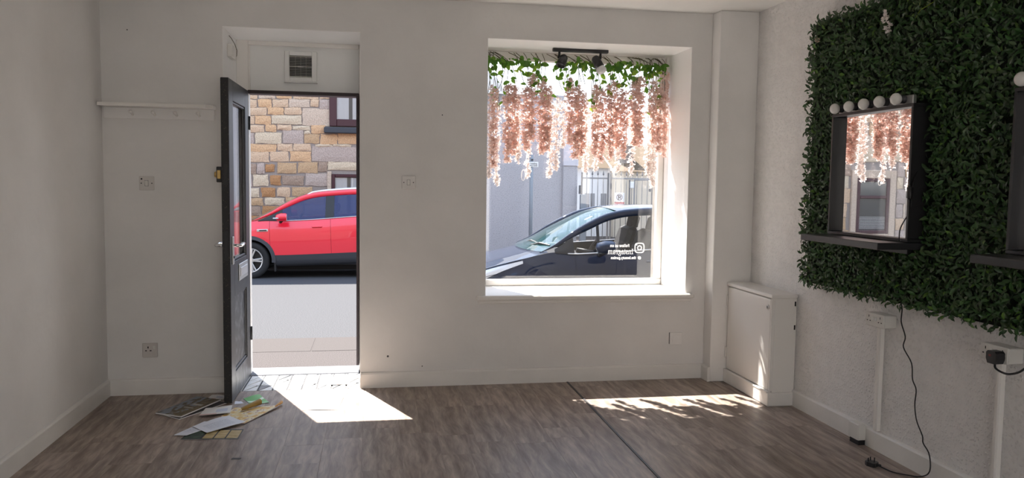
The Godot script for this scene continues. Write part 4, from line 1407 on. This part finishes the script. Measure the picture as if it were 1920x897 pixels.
func vanity(zc: float, at: int) -> void:
	var xf := 2.36
	var xb := 2.448
	var z0 := zc - 0.32
	var z1 := zc + 0.32
	var y0 := 1.078
	var y1 := 1.702
	var b := 0.015
	var m := thing("vanity_mirror", ["black box-framed bulb mirror nearest the window, showing flowers and stone house", "black box-framed bulb mirror cut off by the right edge of the photo"][at], "mirror", v3(2.42, y0, zc), "bulb mirrors on the leaf wall")
	var g := G.new()
	addbx(g, v3(xf, y0, z0), v3(xb, y0 + b, z1), 0.002)
	addbx(g, v3(xf, y1 - b, z0), v3(xb, y1, z1), 0.002)
	addbx(g, v3(xf, y0 + b, z0), v3(xb, y1 - b, z0 + b), 0.002)
	addbx(g, v3(xf, y0 + b, z1 - b), v3(xb, y1 - b, z1), 0.002)
	part(g, "frame", M.satin, m)
	# the glass sits very slightly askew in its box
	var gm := G.new().prism([Vector2(z0 + b, 2.400), Vector2(z1 - b, 2.388), Vector2(z1 - b, 2.391), Vector2(z0 + b, 2.403)], y1 - y0 - 2.0 * b, Transform3D(Basis(v3(0, 0, 1), v3(1, 0, 0), v3(0, 1, 0)), v3(0, y0 + b, 0)))
	part(gm, "glass", M.mirror, m)
	part(bx(v3(2.405, y0 + b, z0 + b), v3(xb, y1 - b, z1 - b)), "back_board", M.black, m)
	var lb := part(bx(v3(2.385, y1 + 0.001, z0 + 0.02), v3(2.405, y1 + 0.042, z0 + 0.60), 0.003), "light_bar", M.silver, m)
	for i in 5:
		var c := v3(2.385, y1 + 0.026, z0 + 0.052 + i * 0.122)
		var tr := Transform3D(Basis(Vector3.BACK, PI / 2), c)
		var cup := part(G.new().smooth(true).lathe([Vector2(0.020, 0), Vector2(0.020, 0.016), Vector2(0.016, 0.020), Vector2(0, 0.020)], 20, tr), "bulb_cup", M.charcoal, lb)
		var prof := []
		for k in 13:
			var a := PI * 0.12 + (PI * 0.88) * k / 12.0
			prof.append(Vector2(sin(a) * 0.0275, 0.042 - cos(a) * 0.025))
		part(G.new().smooth(true).lathe(prof, 24, tr), "bulb", M.bulb, lb)
	var s := thing("mirror_shelf", ["black floating shelf under the mirror nearest the window", "black floating shelf at the right edge under the cut-off mirror"][at], "shelf", v3(2.33, 1.045, zc), "shelves under the bulb mirrors")
	part(bx(v3(2.205, 1.045, z0 + 0.005), v3(2.448, 1.077, z1 + 0.012), 0.003), "board", mat(lin(0.03, 0.03, 0.033), 0.3), s)
	part(bx(v3(2.40, 1.020, z0 + 0.05), v3(2.448, 1.045, z1 - 0.05), 0.002), "fixing_rail", M.black, s)


func build_mirrors() -> void:
	vanity(-3.513, 0)
	vanity(-2.310, 1)
	# cord of the first mirror: from its right side down behind the leaves and out to a plug lying on the floor
	var t := thing("power_cord", "thin black mirror cord hanging down the wall to a plug on the floor", "cord", v3(2.4, 0, -3.25))
	var p0 := [v3(2.418, 1.42, -3.205), v3(2.372, 1.36, -3.182), v3(2.366, 1.28, -3.183), v3(2.372, 1.22, -3.200), v3(2.352, 1.14, -3.232), v3(2.352, 1.08, -3.235)]
	part(G.new().smooth(true).tube(smooth_path(p0, 5), 0.0028, 7), "upper_cable", M.black, t)
	part(G.new().smooth(true).box(v3(2.352, 1.302, -3.180), v3(0.022, 0.058, 0.024), 0.006), "cord_switch", M.satin, t)
	var p1 := [v3(2.43, 0.82, -3.34), v3(2.462, 0.76, -3.345), v3(2.470, 0.686, -3.356), v3(2.476, 0.619, -3.330), v3(2.478, 0.566, -3.342), v3(2.478, 0.503, -3.280), v3(2.480, 0.429, -3.270), v3(2.480, 0.386, -3.242), v3(2.480, 0.314, -3.246), v3(2.480, 0.244, -3.228), v3(2.478, 0.187, -3.182), v3(2.476, 0.156, -3.172), v3(2.470, 0.125, -3.124), v3(2.466, 0.070, -3.105), v3(2.466, 0.030, -3.120), v3(2.452, 0.006, -3.155), v3(2.419, 0.0045, -3.180), v3(2.372, 0.0045, -3.225), v3(2.357, 0.006, -3.280), v3(2.340, 0.014, -3.310)]
	part(G.new().smooth(true).tube(smooth_path(p1, 5), 0.003, 7), "lower_cable", M.black, t)
	# plug on its back, three pins up
	var pt := Transform3D(Basis(Vector3.UP, 0.55), v3(2.330, 0.0, -3.332))
	var pl := part(G.new().smooth(false).prism([Vector2(-0.025, -0.020), Vector2(-0.016, -0.027), Vector2(0.016, -0.027), Vector2(0.025, -0.018), Vector2(0.022, 0.012), Vector2(0.008, 0.026), Vector2(-0.008, 0.026), Vector2(-0.022, 0.012)], 0.020, pt * Transform3D(Basis(Vector3.RIGHT, -PI / 2), Vector3.ZERO)), "plug", M.satin, t)
	part(G.new().box(v3(0, 0.031, 0.014), v3(0.008, 0.024, 0.004), 0.001, pt), "earth_pin", M.black, pl)
	for x in [-0.011, 0.011]:
		part(G.new().box(v3(x, 0.029, -0.010), v3(0.0065, 0.018, 0.004), 0.001, pt), "pin", M.black, pl)
	part(G.new().smooth(true).tube([pt * v3(0.0, 0.010, 0.02), pt * v3(0.004, 0.012, 0.045)], [0.009, 0.004], 8), "cord_grip", M.satin, pl)


func smooth_path(p: Array, sub: int) -> Array:
	var out := []
	var n := p.size()
	for i in n - 1:
		for k in sub:
			var a: Vector3 = p[maxi(i - 1, 0)]
			var b: Vector3 = p[i]
			var c: Vector3 = p[i + 1]
			var d: Vector3 = p[mini(i + 2, n - 1)]
			out.append(b.cubic_interpolate(c, a, d, float(k) / sub))
	out.append(p[n - 1])
	return out


# ---------------------------------------------------------------- flower garland in the window
func strand_mesh(n: int, l: float, r: float) -> ArrayMesh:
	# hangs from the origin down to -l: florets crowd round a thin stem, fewer and smaller at the tip
	var g := G.new().smooth(true)
	for i in n:
		var f := pow(rng.randf(), 0.9)
		var y := -l * f
		var rr := r * (1.0 - 0.55 * f * f) * (0.55 + 0.45 * smoothstep(0.0, 0.12, f))
		var a := rng.randf() * TAU
		var q := sqrt(rng.randf())
		petal_cluster(g, v3(cos(a) * rr * q, y, sin(a) * rr * q), 0.0205 * rng.randf_range(0.8, 1.3), 4)
	return g.mesh()


func build_garland() -> void:
	var protos := []
	for k in 6:
		protos.append([strand_mesh(165 + k * 8, 0.6, 0.035), strand_mesh(120, 0.6, 0.030)])
	var stem := G.new().smooth(true).tube([v3(0, 0.06, 0), v3(0.004, -0.2, 0.002), v3(-0.003, -0.42, 0), v3(0, -0.58, 0)], 0.0016, 5).mesh()
	# front row: [x, top, bottom, width]; back row nearer the glass, its petals whitened for the sun
	var front := [[0.800, 1.98, 1.43, 1.0], [0.905, 2.00, 1.47, 1.15], [0.950, 1.99, 1.52, 1.0], [1.035, 1.98, 1.55, 1.1], [1.075, 2.08, 1.62, 0.9], [1.145, 2.06, 1.53, 1.15], [1.185, 1.99, 1.55, 1.0], [1.345, 2.06, 1.60, 0.85], [1.385, 2.00, 1.50, 1.3], [1.432, 1.98, 1.52, 1.1], [1.530, 2.02, 1.52, 0.9], [1.585, 1.99, 1.48, 0.95], [1.640, 2.06, 1.50, 1.0], [1.690, 2.05, 1.58, 1.2], [1.745, 1.99, 1.51, 0.95], [1.815, 2.06, 1.60, 1.1], [1.855, 2.09, 1.60, 1.2], [1.948, 2.07, 1.62, 0.9], [2.000, 2.02, 1.56, 0.9], [2.045, 2.16, 1.53, 0.85]]
	var back := [[0.79, 1.88, 1.36, 0.95], [0.84, 1.90, 1.31, 1.0], [0.99, 1.95, 1.46, 1.0], [1.065, 1.92, 1.37, 0.9], [1.225, 1.90, 1.37, 1.05], [1.265, 1.94, 1.42, 0.9], [1.315, 1.92, 1.58, 1.0], [1.485, 1.93, 1.41, 1.0], [1.557, 1.95, 1.42, 0.9], [1.717, 1.93, 1.41, 0.85], [1.83, 1.93, 1.40, 0.95], [1.955, 1.92, 1.38, 1.0], [1.985, 1.86, 1.30, 0.9]]
	var ords := ["first", "second", "third", "fourth", "fifth", "sixth", "seventh", "eighth", "ninth", "tenth", "eleventh", "twelfth", "thirteenth", "fourteenth", "fifteenth", "sixteenth", "seventeenth", "eighteenth", "nineteenth", "twentieth", "twenty-first", "twenty-second"]
	for rowi in 2:
		var row: Array = front if rowi == 0 else back
		for i in row.size():
			var s: Array = row[i]
			var z := -5.43 + rng.randf_range(-0.03, 0.03) if rowi == 0 else -5.515 + rng.randf_range(-0.015, 0.015)
			var l: float = s[1] - s[2]
			var word := "long" if l > 0.53 else ("short" if l < 0.47 else "medium")
			var lab := "%s pink blossom strand, %s from left in the garland's front row" % [word, ords[i]] if rowi == 0 else "%s sunlit pale strand, %s from left in the row against the glass" % [word, ords[i]]
			var t := thing("blossom_strand", lab, "flower strand", v3(s[0], s[1], z), "hanging blossom strands in the window")
			t.set_meta("local", true)
			t.rotation.y = rng.randf() * TAU
			var fl := piece(protos[rng.randi() % 6][rowi], "blossom", M.petal if rowi == 0 else M.petal2, t)
			fl.scale = v3(s[3], l / 0.6, s[3])
			fl.set_meta("kind", "stuff")
			var so := piece(stem, "stem", M.stem, t)
			so.scale = v3(1, l / 0.6, 1)
	# leaf sprays along the top; every leaf is a part of its spray
	var lm := [leaf_mesh(0.062, 0.036, 0.16, 0.3), leaf_mesh(0.050, 0.030, 0.22, 0.5), leaf_mesh(0.044, 0.024, 0.12, 0.2)]
	var sprays := [[0.80, 2.17, 0.26, 24], [0.90, 2.15, 0.14, 26], [1.02, 2.14, 0.15, 26], [1.16, 2.13, 0.20, 24], [1.30, 2.14, 0.17, 24], [1.42, 2.16, 0.18, 24], [1.53, 2.14, 0.22, 22], [1.66, 2.16, 0.18, 30], [1.78, 2.17, 0.14, 28], [1.90, 2.19, 0.12, 28], [1.98, 2.19, 0.30, 26], [2.07, 2.16, 0.24, 18]]
	for i in sprays.size():
		var s: Array = sprays[i]
		var t := thing("leaf_spray", "green leaf spray, %s from left along the top of the garland" % ords[i], "artificial foliage", v3(s[0], s[1], -5.46), "leaf sprays on top of the window garland")
		var stems := 4
		for k in stems:
			var a := v3(clampf(s[0] + rng.randf_range(-0.12, 0.02), 0.735, 2.06), 2.236, -5.535)
			var b := v3(clampf(s[0] + rng.randf_range(-0.05, 0.05), 0.76, 2.035), s[1] - 0.01, -5.47 + rng.randf_range(-0.03, 0.04))
			var c := v3(clampf(b.x + rng.randf_range(-0.05, 0.05), 0.76, 2.035), b.y - s[2] * rng.randf_range(0.6, 1.5), b.z + rng.randf_range(-0.01, 0.05))
			var path := smooth_path([a, a.lerp(b, 0.5) + v3(0, 0.006, 0.03), b, c], 5)
			part(G.new().smooth(true).tube(path, 0.0022, 5), "twig", M.twig, t)
			var per: int = int(s[3] * 1.4) / stems
			for q in per:
				var f := 0.42 + 0.58 * pow(rng.randf(), 1.25)
				var p: Vector3 = path[int(f * (path.size() - 1))]
				p += v3(rng.randf_range(-0.035, 0.035), rng.randf_range(-0.02, 0.025), rng.randf_range(-0.03, 0.03))
				p.x = clampf(p.x, 0.775, 2.02)
				p.y = minf(p.y, 2.17)
				var up := v3(rng.randf_range(-0.9, 0.9), rng.randf_range(-1.0, 0.45), rng.randf_range(-0.3, 0.6)).normalized()
				var nrm := v3(rng.randf_range(-0.6, 0.6), rng.randf_range(-0.2, 0.7), 1.0)
				var side := up.cross(nrm).normalized()
				var basis := Basis(side, up, side.cross(up)).orthonormalized().scaled_local(Vector3.ONE * rng.randf_range(0.6, 1.05))
				var pick := rng.randf()
				var mi: int = 3 if (pick < 0.10 and f > 0.7) else (0 if pick < 0.55 else (1 if pick < 0.75 else 2))
				var o := piece(lm[rng.randi() % 3], "leaf", M.leaves[mi], t)
				o.transform = Transform3D(basis, p - t.position)


func build_track_light() -> void:
	var t := thing("track_spotlight", "black two-headed spotlight bar on the ceiling of the window recess", "spotlight", v3(1.385, WY1, -5.33))
	part(bx(v3(1.19, 2.222, -5.35), v3(1.58, WY1 - 0.001, -5.315), 0.004), "bar", M.black, t)
	for h in 2:
		var x := 1.237 if h == 0 else 1.527
		part(G.new().smooth(true).tube([v3(x, 2.225, -5.333), v3(x, 2.182, -5.333)], 0.008, 10), "stem", M.black, t)
		part(G.new().smooth(true).tube([v3(x - 0.012, 2.185, -5.333), v3(x + 0.028 * (1 if h == 0 else -1), 2.178, -5.333)], 0.007, 8), "knuckle", M.black, t)
		var d: Vector3 = v3(-0.42, -0.86, 0.30).normalized() if h == 0 else v3(0.42, -0.88, 0.22).normalized()
		var top: Vector3 = v3(1.275, 2.198, -5.335) if h == 0 else v3(1.484, 2.200, -5.335)
		var side := d.cross(Vector3.BACK).normalized()
		var tr := Transform3D(Basis(side, d, side.cross(d)), top)
		var hd := part(G.new().smooth(true).lathe([Vector2(0, 0), Vector2(0.018, 0.002), Vector2(0.027, 0.014), Vector2(0.029, 0.03), Vector2(0.033, 0.085), Vector2(0.031, 0.085), Vector2(0.027, 0.04), Vector2(0, 0.038)], 24, tr), "head", M.satin, t)
		var bp := [Vector2(0.012, 0.04), Vector2(0.018, 0.06), Vector2(0.030, 0.085), Vector2(0.036, 0.105), Vector2(0.033, 0.122), Vector2(0.018, 0.132), Vector2(0, 0.134)]
		if h == 1:
			part(G.new().smooth(true).lathe(bp, 24, tr), "bulb", mat(lin(0.7, 0.7, 0.7), 0.12), hd)
		else:
			part(G.new().smooth(true).lathe([Vector2(0.024, 0.06), Vector2(0.024, 0.07), Vector2(0, 0.074)], 20, tr), "bulb", M.charcoal, hd)


# ---------------------------------------------------------------- small things on the walls
func build_coat_rack() -> void:
	var t := thing("coat_rack", "white wall shelf with four coat pegs left of the door", "coat rack", v3(-1.26, 1.70, ZW))
	part(bx(v3(-1.59, 1.676, ZW), v3(-0.962, 1.745, ZW + 0.014), 0.004), "backboard", M.wall, t)
	var g := G.new()
	g.prism([Vector2(-1.592, ZW), Vector2(-0.955, ZW), Vector2(-0.955, ZW + 0.075), Vector2(-0.990, ZW + 0.110), Vector2(-1.592, ZW + 0.110)], 0.020, Transform3D(Basis(Vector3.RIGHT, PI / 2), v3(0, 1.763, 0)))
	part(g, "shelf_board", M.gloss, t)
	for x in [-1.425, -1.301, -1.176, -1.047]:
		var tr := Transform3D(Basis(Vector3.RIGHT, PI / 2 - 0.25), v3(x, 1.702, ZW + 0.012))
		part(G.new().smooth(true).lathe([Vector2(0.007, 0), Vector2(0.006, 0.03), Vector2(0.010, 0.042), Vector2(0.0115, 0.050), Vector2(0.008, 0.058), Vector2(0, 0.060)], 14, tr), "peg", M.gloss, t)


func rocker(at: Vector3, label: String, keyed: bool) -> void:
	var t := thing("light_switch", label, "switch", at)
	var plate := mat(lin(0.66, 0.63, 0.60), 0.35)
	part(G.new().box(at + v3(0, 0, 0.004), v3(0.086, 0.084, 0.009), 0.003), "plate", plate, t)
	var r := part(G.new().box(Vector3.ZERO, v3(0.018, 0.032, 0.007), 0.002, Transform3D(Basis(Vector3.RIGHT, 0.12), at + v3(0, 0, 0.0095))), "rocker", M.plastic, t)
	part(G.new().box(at + v3(0, 0, 0.0083), v3(0.021, 0.035, 0.001)), "rocker_gap", M.charcoal, r)
	for x in [-0.030, 0.030]:
		part(G.new().smooth(true).lathe([Vector2(0.0035, 0), Vector2(0.0035, 0.001), Vector2(0, 0.001)], 10, Transform3D(Basis(Vector3.RIGHT, PI / 2), at + v3(x, 0.0, 0.0084))), "screw", M.black, t)
	if keyed:
		part(G.new().smooth(true).lathe([Vector2(0.005, 0), Vector2(0.005, 0.001), Vector2(0, 0.001)], 10, Transform3D(Basis(Vector3.RIGHT, PI / 2), at + v3(-0.028, 0.026, 0.0084))), "indicator", M.blackhole, t)


func build_switches() -> void:
	rocker(v3(-1.356, 1.293, ZW), "white light switch with a dark corner dot under the coat rack", true)
	rocker(v3(0.208, 1.318, ZW), "white light switch between the doorway and the window", false)
	# single socket low down at the left
	var c := v3(-1.355, 0.275, ZW)
	var t := thing("wall_socket", "single white socket low on the wall left of the door", "socket", c)
	part(G.new().box(c + v3(0, 0, 0.005), v3(0.088, 0.088, 0.012), 0.003), "plate", mat(lin(0.62, 0.58, 0.55), 0.4), t)
	for h in [[-0.010, 0.018, 0.006, 0.012], [-0.022, -0.002, 0.010, 0.006], [0.004, -0.002, 0.010, 0.006]]:
		part(G.new().box(c + v3(h[0], h[1], 0.0112), v3(h[2], h[3], 0.001)), "pin_hole", M.blackhole, t)
	part(G.new().box(c + v3(0.024, 0.016, 0.012), v3(0.014, 0.020, 0.005), 0.0015), "rocker", M.plastic, t)
	# painted-over blanking plate under the window
	var b := thing("blank_plate", "square painted-over blanking plate low on the wall under the window", "wall plate", v3(2.025, 0.276, ZW))
	part(bx(v3(1.982, 0.232, ZW), v3(2.069, 0.319, ZW + 0.007), 0.003), "plate", M.wall, b)
	part(bx(v3(2.000, 0.250, ZW + 0.007), v3(2.052, 0.302, ZW + 0.010), 0.002), "raised_square", M.wall, b)
	part(bx(v3(1.978, 0.240, ZW), v3(1.983, 0.318, ZW + 0.003)), "plate_gap", M.charcoal, b)


func double_socket(zc: float, label: String) -> Node3D:
	var xf := 2.425
	var t := thing("double_socket", label, "socket", v3(2.46, 0.672, zc), "double sockets on the right wall")
	part(bx(v3(xf + 0.008, 0.640, zc - 0.068), v3(XR - 0.001, 0.702, zc + 0.068), 0.003), "back_box", M.plastic, t)
	part(bx(v3(xf, 0.638, zc - 0.070), v3(xf + 0.008, 0.704, zc + 0.070), 0.003), "plate", M.plastic, t)
	for s in [-1.0, 1.0]:
		var z: float = zc + s * 0.044
		for h in [[0.0, 0.012, 0.004, 0.011], [-0.011, -0.010, 0.0075, 0.0045], [0.011, -0.010, 0.0075, 0.0045]]:
			part(bx(v3(xf - 0.0008, 0.674 + h[1] - h[3] * 0.5, z + h[0] - h[2] * 0.5), v3(xf + 0.001, 0.674 + h[1] + h[3] * 0.5, z + h[0] + h[2] * 0.5)), "pin_hole", M.blackhole, t)
		part(bx(v3(xf - 0.004, 0.668, zc + s * 0.012 - 0.006), v3(xf + 0.001, 0.688, zc + s * 0.012 + 0.006), 0.0015), "rocker", M.white, t)
	return t


func trunking(zc: float, label: String) -> void:
	var t := thing("cable_trunking", label, "cable cover", v3(2.49, 0.1, zc), "cable covers below the sockets")
	part(bx(v3(2.474, 0.101, zc - 0.0125), v3(XR - 0.001, 0.638, zc + 0.0125), 0.0025), "channel", M.gloss, t)
	part(bx(v3(2.470, 0.104, zc - 0.0095), v3(2.475, 0.636, zc + 0.0095), 0.002), "lid", M.gloss, t)


func build_sockets() -> void:
	double_socket(-3.495, "white double socket with no plug, nearer the window")
	double_socket(-2.730, "white double socket with a black plug, nearer the viewer")
	trunking(-3.525, "white cable cover running down from the empty double socket")
	trunking(-2.755, "white cable cover running down from the socket with the plug")
	var t := thing("wall_plug", "black plug pushed into the nearer double socket with its cord looping right", "plug", v3(2.40, 0.66, -2.700))
	var tr := Transform3D(Basis(Vector3.UP, -PI / 2), v3(2.4245, 0.664, -2.698))
	part(G.new().prism([Vector2(-0.026, -0.008), Vector2(-0.018, -0.026), Vector2(0.018, -0.026), Vector2(0.026, -0.008), Vector2(0.026, 0.016), Vector2(0.018, 0.024), Vector2(-0.018, 0.024), Vector2(-0.026, 0.016)], 0.040, tr), "plug_body", M.satin, t)
	part(G.new().box(v3(-0.006, 0.006, 0.0405), v3(0.012, 0.008, 0.001), 0.0, tr), "fuse_mark", mat(lin(0.16, 0.02, 0.02), 0.5), t)
	part(G.new().smooth(true).tube(smooth_path([v3(2.405, 0.642, -2.698), v3(2.40, 0.622, -2.690), v3(2.40, 0.612, -2.655), v3(2.40, 0.615, -2.615), v3(2.41, 0.640, -2.57), v3(2.43, 0.70, -2.54), v3(2.44, 0.80, -2.52), v3(2.44, 1.0, -2.50)], 5), 0.0042, 8), "cord", M.black, t)
	var j := thing("junction_box", "small white junction box fixed to the skirting below the empty socket", "junction box", v3(2.46, 0.03, -3.648))
	part(bx(v3(2.440, 0.026, -3.690), v3(2.4829, 0.108, -3.606), 0.003), "box", M.plastic, j)
	part(bx(v3(2.437, 0.028, -3.688), v3(2.440, 0.106, -3.608), 0.001), "lid", M.plastic, j)
	part(bx(v3(2.445, 0.0, -3.684), v3(2.4829, 0.026, -3.610)), "cable_tail", M.black, j)


# ---------------------------------------------------------------- post on the floor
func print_texture(kind: int) -> ImageTexture:
	var im := Image.create(128, 128, false, Image.FORMAT_RGB8)
	var r := RandomNumberGenerator.new()
	r.seed = 100 + kind
	var n := noise(0.03, 4, FastNoiseLite.TYPE_SIMPLEX, 50 + kind)
	for y in 128:
		for x in 128:
			var v := n.get_noise_2d(x, y)
			var c := Color(0.8, 0.8, 0.8)
			match kind:
				0:   # magazine: sea grey above, brown moor, white title lines
					c = Color(0.52, 0.56, 0.62).lerp(Color(0.44, 0.39, 0.28), smoothstep(-0.15, 0.2, v + (x - 52) * 0.012))
					c = c.lerp(Color(0.27, 0.23, 0.17), clampf(v * 1.0, 0, 0.6))
					if (y > 44 and y < 54 and x > 60 and x < 108) or (y > 70 and y < 76 and x > 52 and x < 100):
						c = Color(0.72, 0.72, 0.70)
				1:   # dark cover with a red picture
					c = Color(0.10, 0.09, 0.10).lerp(Color(0.55, 0.16, 0.12), smoothstep(0.0, 0.25, v + 0.25 - absf(y - 40.0) * 0.02))
				2:   # green leaflet with a white swoosh
					c = Color(0.44, 0.72, 0.40)
					if absf(y - 62.0 - 18.0 * sin(x * 0.03)) < 12:
						c = Color(0.84, 0.93, 0.84)
					if y > 104:
						c = Color(0.55, 0.78, 0.55)
				3:   # yellow food flyer
					c = Color(0.90, 0.80, 0.54).lerp(Color(0.92, 0.88, 0.78), smoothstep(-0.25, 0.35, v))
					if v < -0.42:
						c = Color(0.86, 0.66, 0.34)
					if v > 0.50:
						c = Color(0.70, 0.52, 0.46)
					if y > 122 or x > 125:
						c = Color(0.45, 0.14, 0.10)
				4:   # dark framed leaflet: green picture, then gold panels
					c = Color(0.72, 0.62, 0.40).lerp(Color(0.80, 0.72, 0.52), v + 0.4)
					if x < 42:
						c = Color(0.12, 0.20, 0.15).lerp(Color(0.30, 0.40, 0.28), clampf(v + 0.15, 0, 1))
					if y < 12 or y > 116 or x < 3 or x > 124 or absf(x - 43.0) < 3 or absf(x - 70.0) < 2 or absf(x - 97.0) < 2:
						c = Color(0.10, 0.10, 0.08)
				5:   # letter with grey print
					c = Color(0.90, 0.91, 0.95)
					if y > 30 and y < 100 and (y / 6) % 2 == 0 and x > 20 and x < 104 and r.randf() < 0.55:
						c = Color(0.72, 0.74, 0.80)
				6:   # window envelope
					c = Color(0.90, 0.90, 0.90)
					if x > 60 and x < 112 and y > 40 and y < 92:
						c = Color(0.78, 0.80, 0.86)
					if y > 110 and x < 70:
						c = Color(0.86, 0.72, 0.70)
				7:   # hand-written envelope, illegible pen strokes
					c = Color(0.95, 0.95, 0.95)
					var w := absf(y - 44.0 - 5.0 * sin(x * 0.55) * sin(x * 0.21))
					if w < 1.6 and x > 16 and x < 110 and not (x > 46 and x < 58):
						c = Color(0.35, 0.35, 0.42)
			im.set_pixel(x, y, c)
	return ImageTexture.create_from_image(im)


# a sheet or booklet lying on the floor: corners near-left, near-right, far-right, far-left as [x, z]
func sheet(called: String, label: String, cat: String, q: Array, y: float, thick: float, kind: int, bend := 0.004, edge: Material = null) -> Node3D:
	var a := v3(q[0][0], y, q[0][1])
	var b := v3(q[1][0], y, q[1][1])
	var c := v3(q[2][0], y, q[2][1])
	var d := v3(q[3][0], y, q[3][1])
	var mid := (a + b + c + d) * 0.25
	var t := thing(called, label, cat, v3(mid.x, 0, mid.z), "post lying on the floor by the door")
	var sd := rng.randf() * 6.0
	var f := func(u: float, v: float) -> Vector3:
		var p := a.lerp(b, u).lerp(d.lerp(c, u), v)
		return p + v3(0, thick + bend * (0.5 + 0.5 * sin(u * 4.0 + sd)) * (0.3 + v * v), 0)
	var m := mat(Color.WHITE, 0.5)
	m.albedo_texture = print_texture(kind)
	part(G.new().smooth(true).grid(f, 8, 6), "cover" if thick > 0.003 else "sheet", m, t)
	var g := G.new()
	var n := 8
	var drop := v3(0, -thick, 0)
	for i in n:
		var u0 := float(i) / n
		var u1 := float(i + 1) / n
		g.quad(f.call(u0, 0.0) + drop, f.call(u1, 0.0) + drop, f.call(u1, 0.0), f.call(u0, 0.0))
		g.quad(f.call(u1, 1.0) + drop, f.call(u0, 1.0) + drop, f.call(u0, 1.0), f.call(u1, 1.0))
		g.quad(f.call(0.0, u1) + drop, f.call(0.0, u0) + drop, f.call(0.0, u0), f.call(0.0, u1))
		g.quad(f.call(1.0, u0) + drop, f.call(1.0, u1) + drop, f.call(1.0, u1), f.call(1.0, u0))
	var under := func(u: float, v: float) -> Vector3: return f.call(u, v) + drop
	g.grid(under, 8, 6, true)
	part(g, "page_edges" if thick > 0.003 else "underside", edge if edge else M.paper, t)
	return t


func build_mail() -> void:
	sheet("magazine", "dark magazine with a red picture under the larger grey one", "magazine", [[-1.06, -4.50], [-0.865, -4.80], [-1.00, -4.90], [-1.19, -4.62]], 0.001, 0.005, 1, 0.003)
	sheet("magazine", "large grey and brown magazine left of the open door", "magazine", [[-1.209, -4.605], [-1.055, -4.522], [-0.905, -4.845], [-1.055, -4.905]], 0.008, 0.007, 0, 0.006)
	sheet("envelope", "small beige envelope lying behind the magazines against the door", "envelope", [[-1.00, -4.92], [-0.90, -4.89], [-0.90, -4.975], [-0.985, -5.0]], 0.001, 0.0015, 6)
	sheet("envelope", "white window envelope in front of the door's bottom corner", "envelope", [[-0.962, -4.530], [-0.803, -4.562], [-0.815, -4.700], [-0.955, -4.672]], 0.012, 0.0015, 6)
	sheet("leaflet", "small green leaflet with a white stripe right of the door", "leaflet", [[-0.713, -4.741], [-0.620, -4.787], [-0.700, -4.965], [-0.785, -4.895]], 0.001, 0.0012, 2, 0.006)
	var fl := sheet("flyer", "yellow food flyer with curled corners under the letters", "flyer", [[-0.885, -4.42], [-0.700, -4.366], [-0.545, -4.690], [-0.800, -4.700]], 0.001, 0.0012, 3, 0.008)
	# its rolled-over corners
	var roll := func(a: Vector3, b: Vector3, r: float, m: Material, called: String) -> void:
		var ax := (b - a).normalized()
		var s := ax.cross(Vector3.UP).normalized()
		var f := func(u: float, v: float) -> Vector3:
			var an := -0.5 + v * 4.0
			var k := r * lerpf(0.55, 1.1, u)
			return a.lerp(b, u) + Vector3.UP * (k - cos(an) * k * (1.0 - 0.3 * v)) + s * sin(an) * k * (1.0 - 0.3 * v)
		part(G.new().smooth(true).grid(f, 4, 12), called, m, fl)
	roll.call(v3(-0.755, 0.006, -4.61), v3(-0.665, 0.008, -4.72), 0.020, mat(lin(0.38, 0.24, 0.06), 0.5), "rolled_corner")
	roll.call(v3(-0.575, 0.006, -4.655), v3(-0.545, 0.006, -4.735), 0.011, mat(lin(0.50, 0.26, 0.06), 0.5), "rolled_corner")
	sheet("leaflet", "dark-edged leaflet with gold panels in front of the letter", "leaflet", [[-0.974, -4.145], [-0.688, -4.122], [-0.684, -4.282], [-0.951, -4.310]], 0.001, 0.0012, 4)
	sheet("envelope", "plain white envelope sticking out left of the folded letter", "envelope", [[-1.02, -4.212], [-0.955, -4.195], [-0.80, -4.40], [-0.915, -4.436]], 0.006, 0.0012, 5)
	sheet("letter", "white folded letter lying on top of the leaflets", "letter", [[-0.859, -4.216], [-0.690, -4.372], [-0.793, -4.478], [-0.955, -4.335]], 0.011, 0.0014, 5, 0.010)
	sheet("envelope", "white handwritten envelope in the sunlit patch of floor", "envelope", [[-0.412, -4.603], [-0.214, -4.589], [-0.190, -4.864], [-0.419, -4.857]], 0.001, 0.0015, 7, 0.006)
	sheet("envelope", "white envelope lying on the tiles at the right of the doorway", "envelope", [[-0.312, -5.165], [-0.170, -5.160], [-0.150, -5.385], [-0.301, -5.334]], 0.001, 0.0015, 6, 0.008)
	sheet("paper_scrap", "tiny white paper scrap beside the door's bottom corner", "paper", [[-0.815, -4.77], [-0.765, -4.79], [-0.79, -4.84], [-0.82, -4.82]], 0.001, 0.0012, 5)
	tag(part(G.new().prism([Vector2(-0.022, -0.008), Vector2(0.02, -0.012), Vector2(0.024, 0.008), Vector2(-0.018, 0.012)], 0.001, Transform3D(Basis(Vector3.RIGHT, -PI / 2), v3(-0.65, 0.0005, -3.83))), "floor_scuff", mat(lin(0.08, 0.07, 0.065), 0.6), self), "small dark scuff mark on the floor in front of the post", "mark")
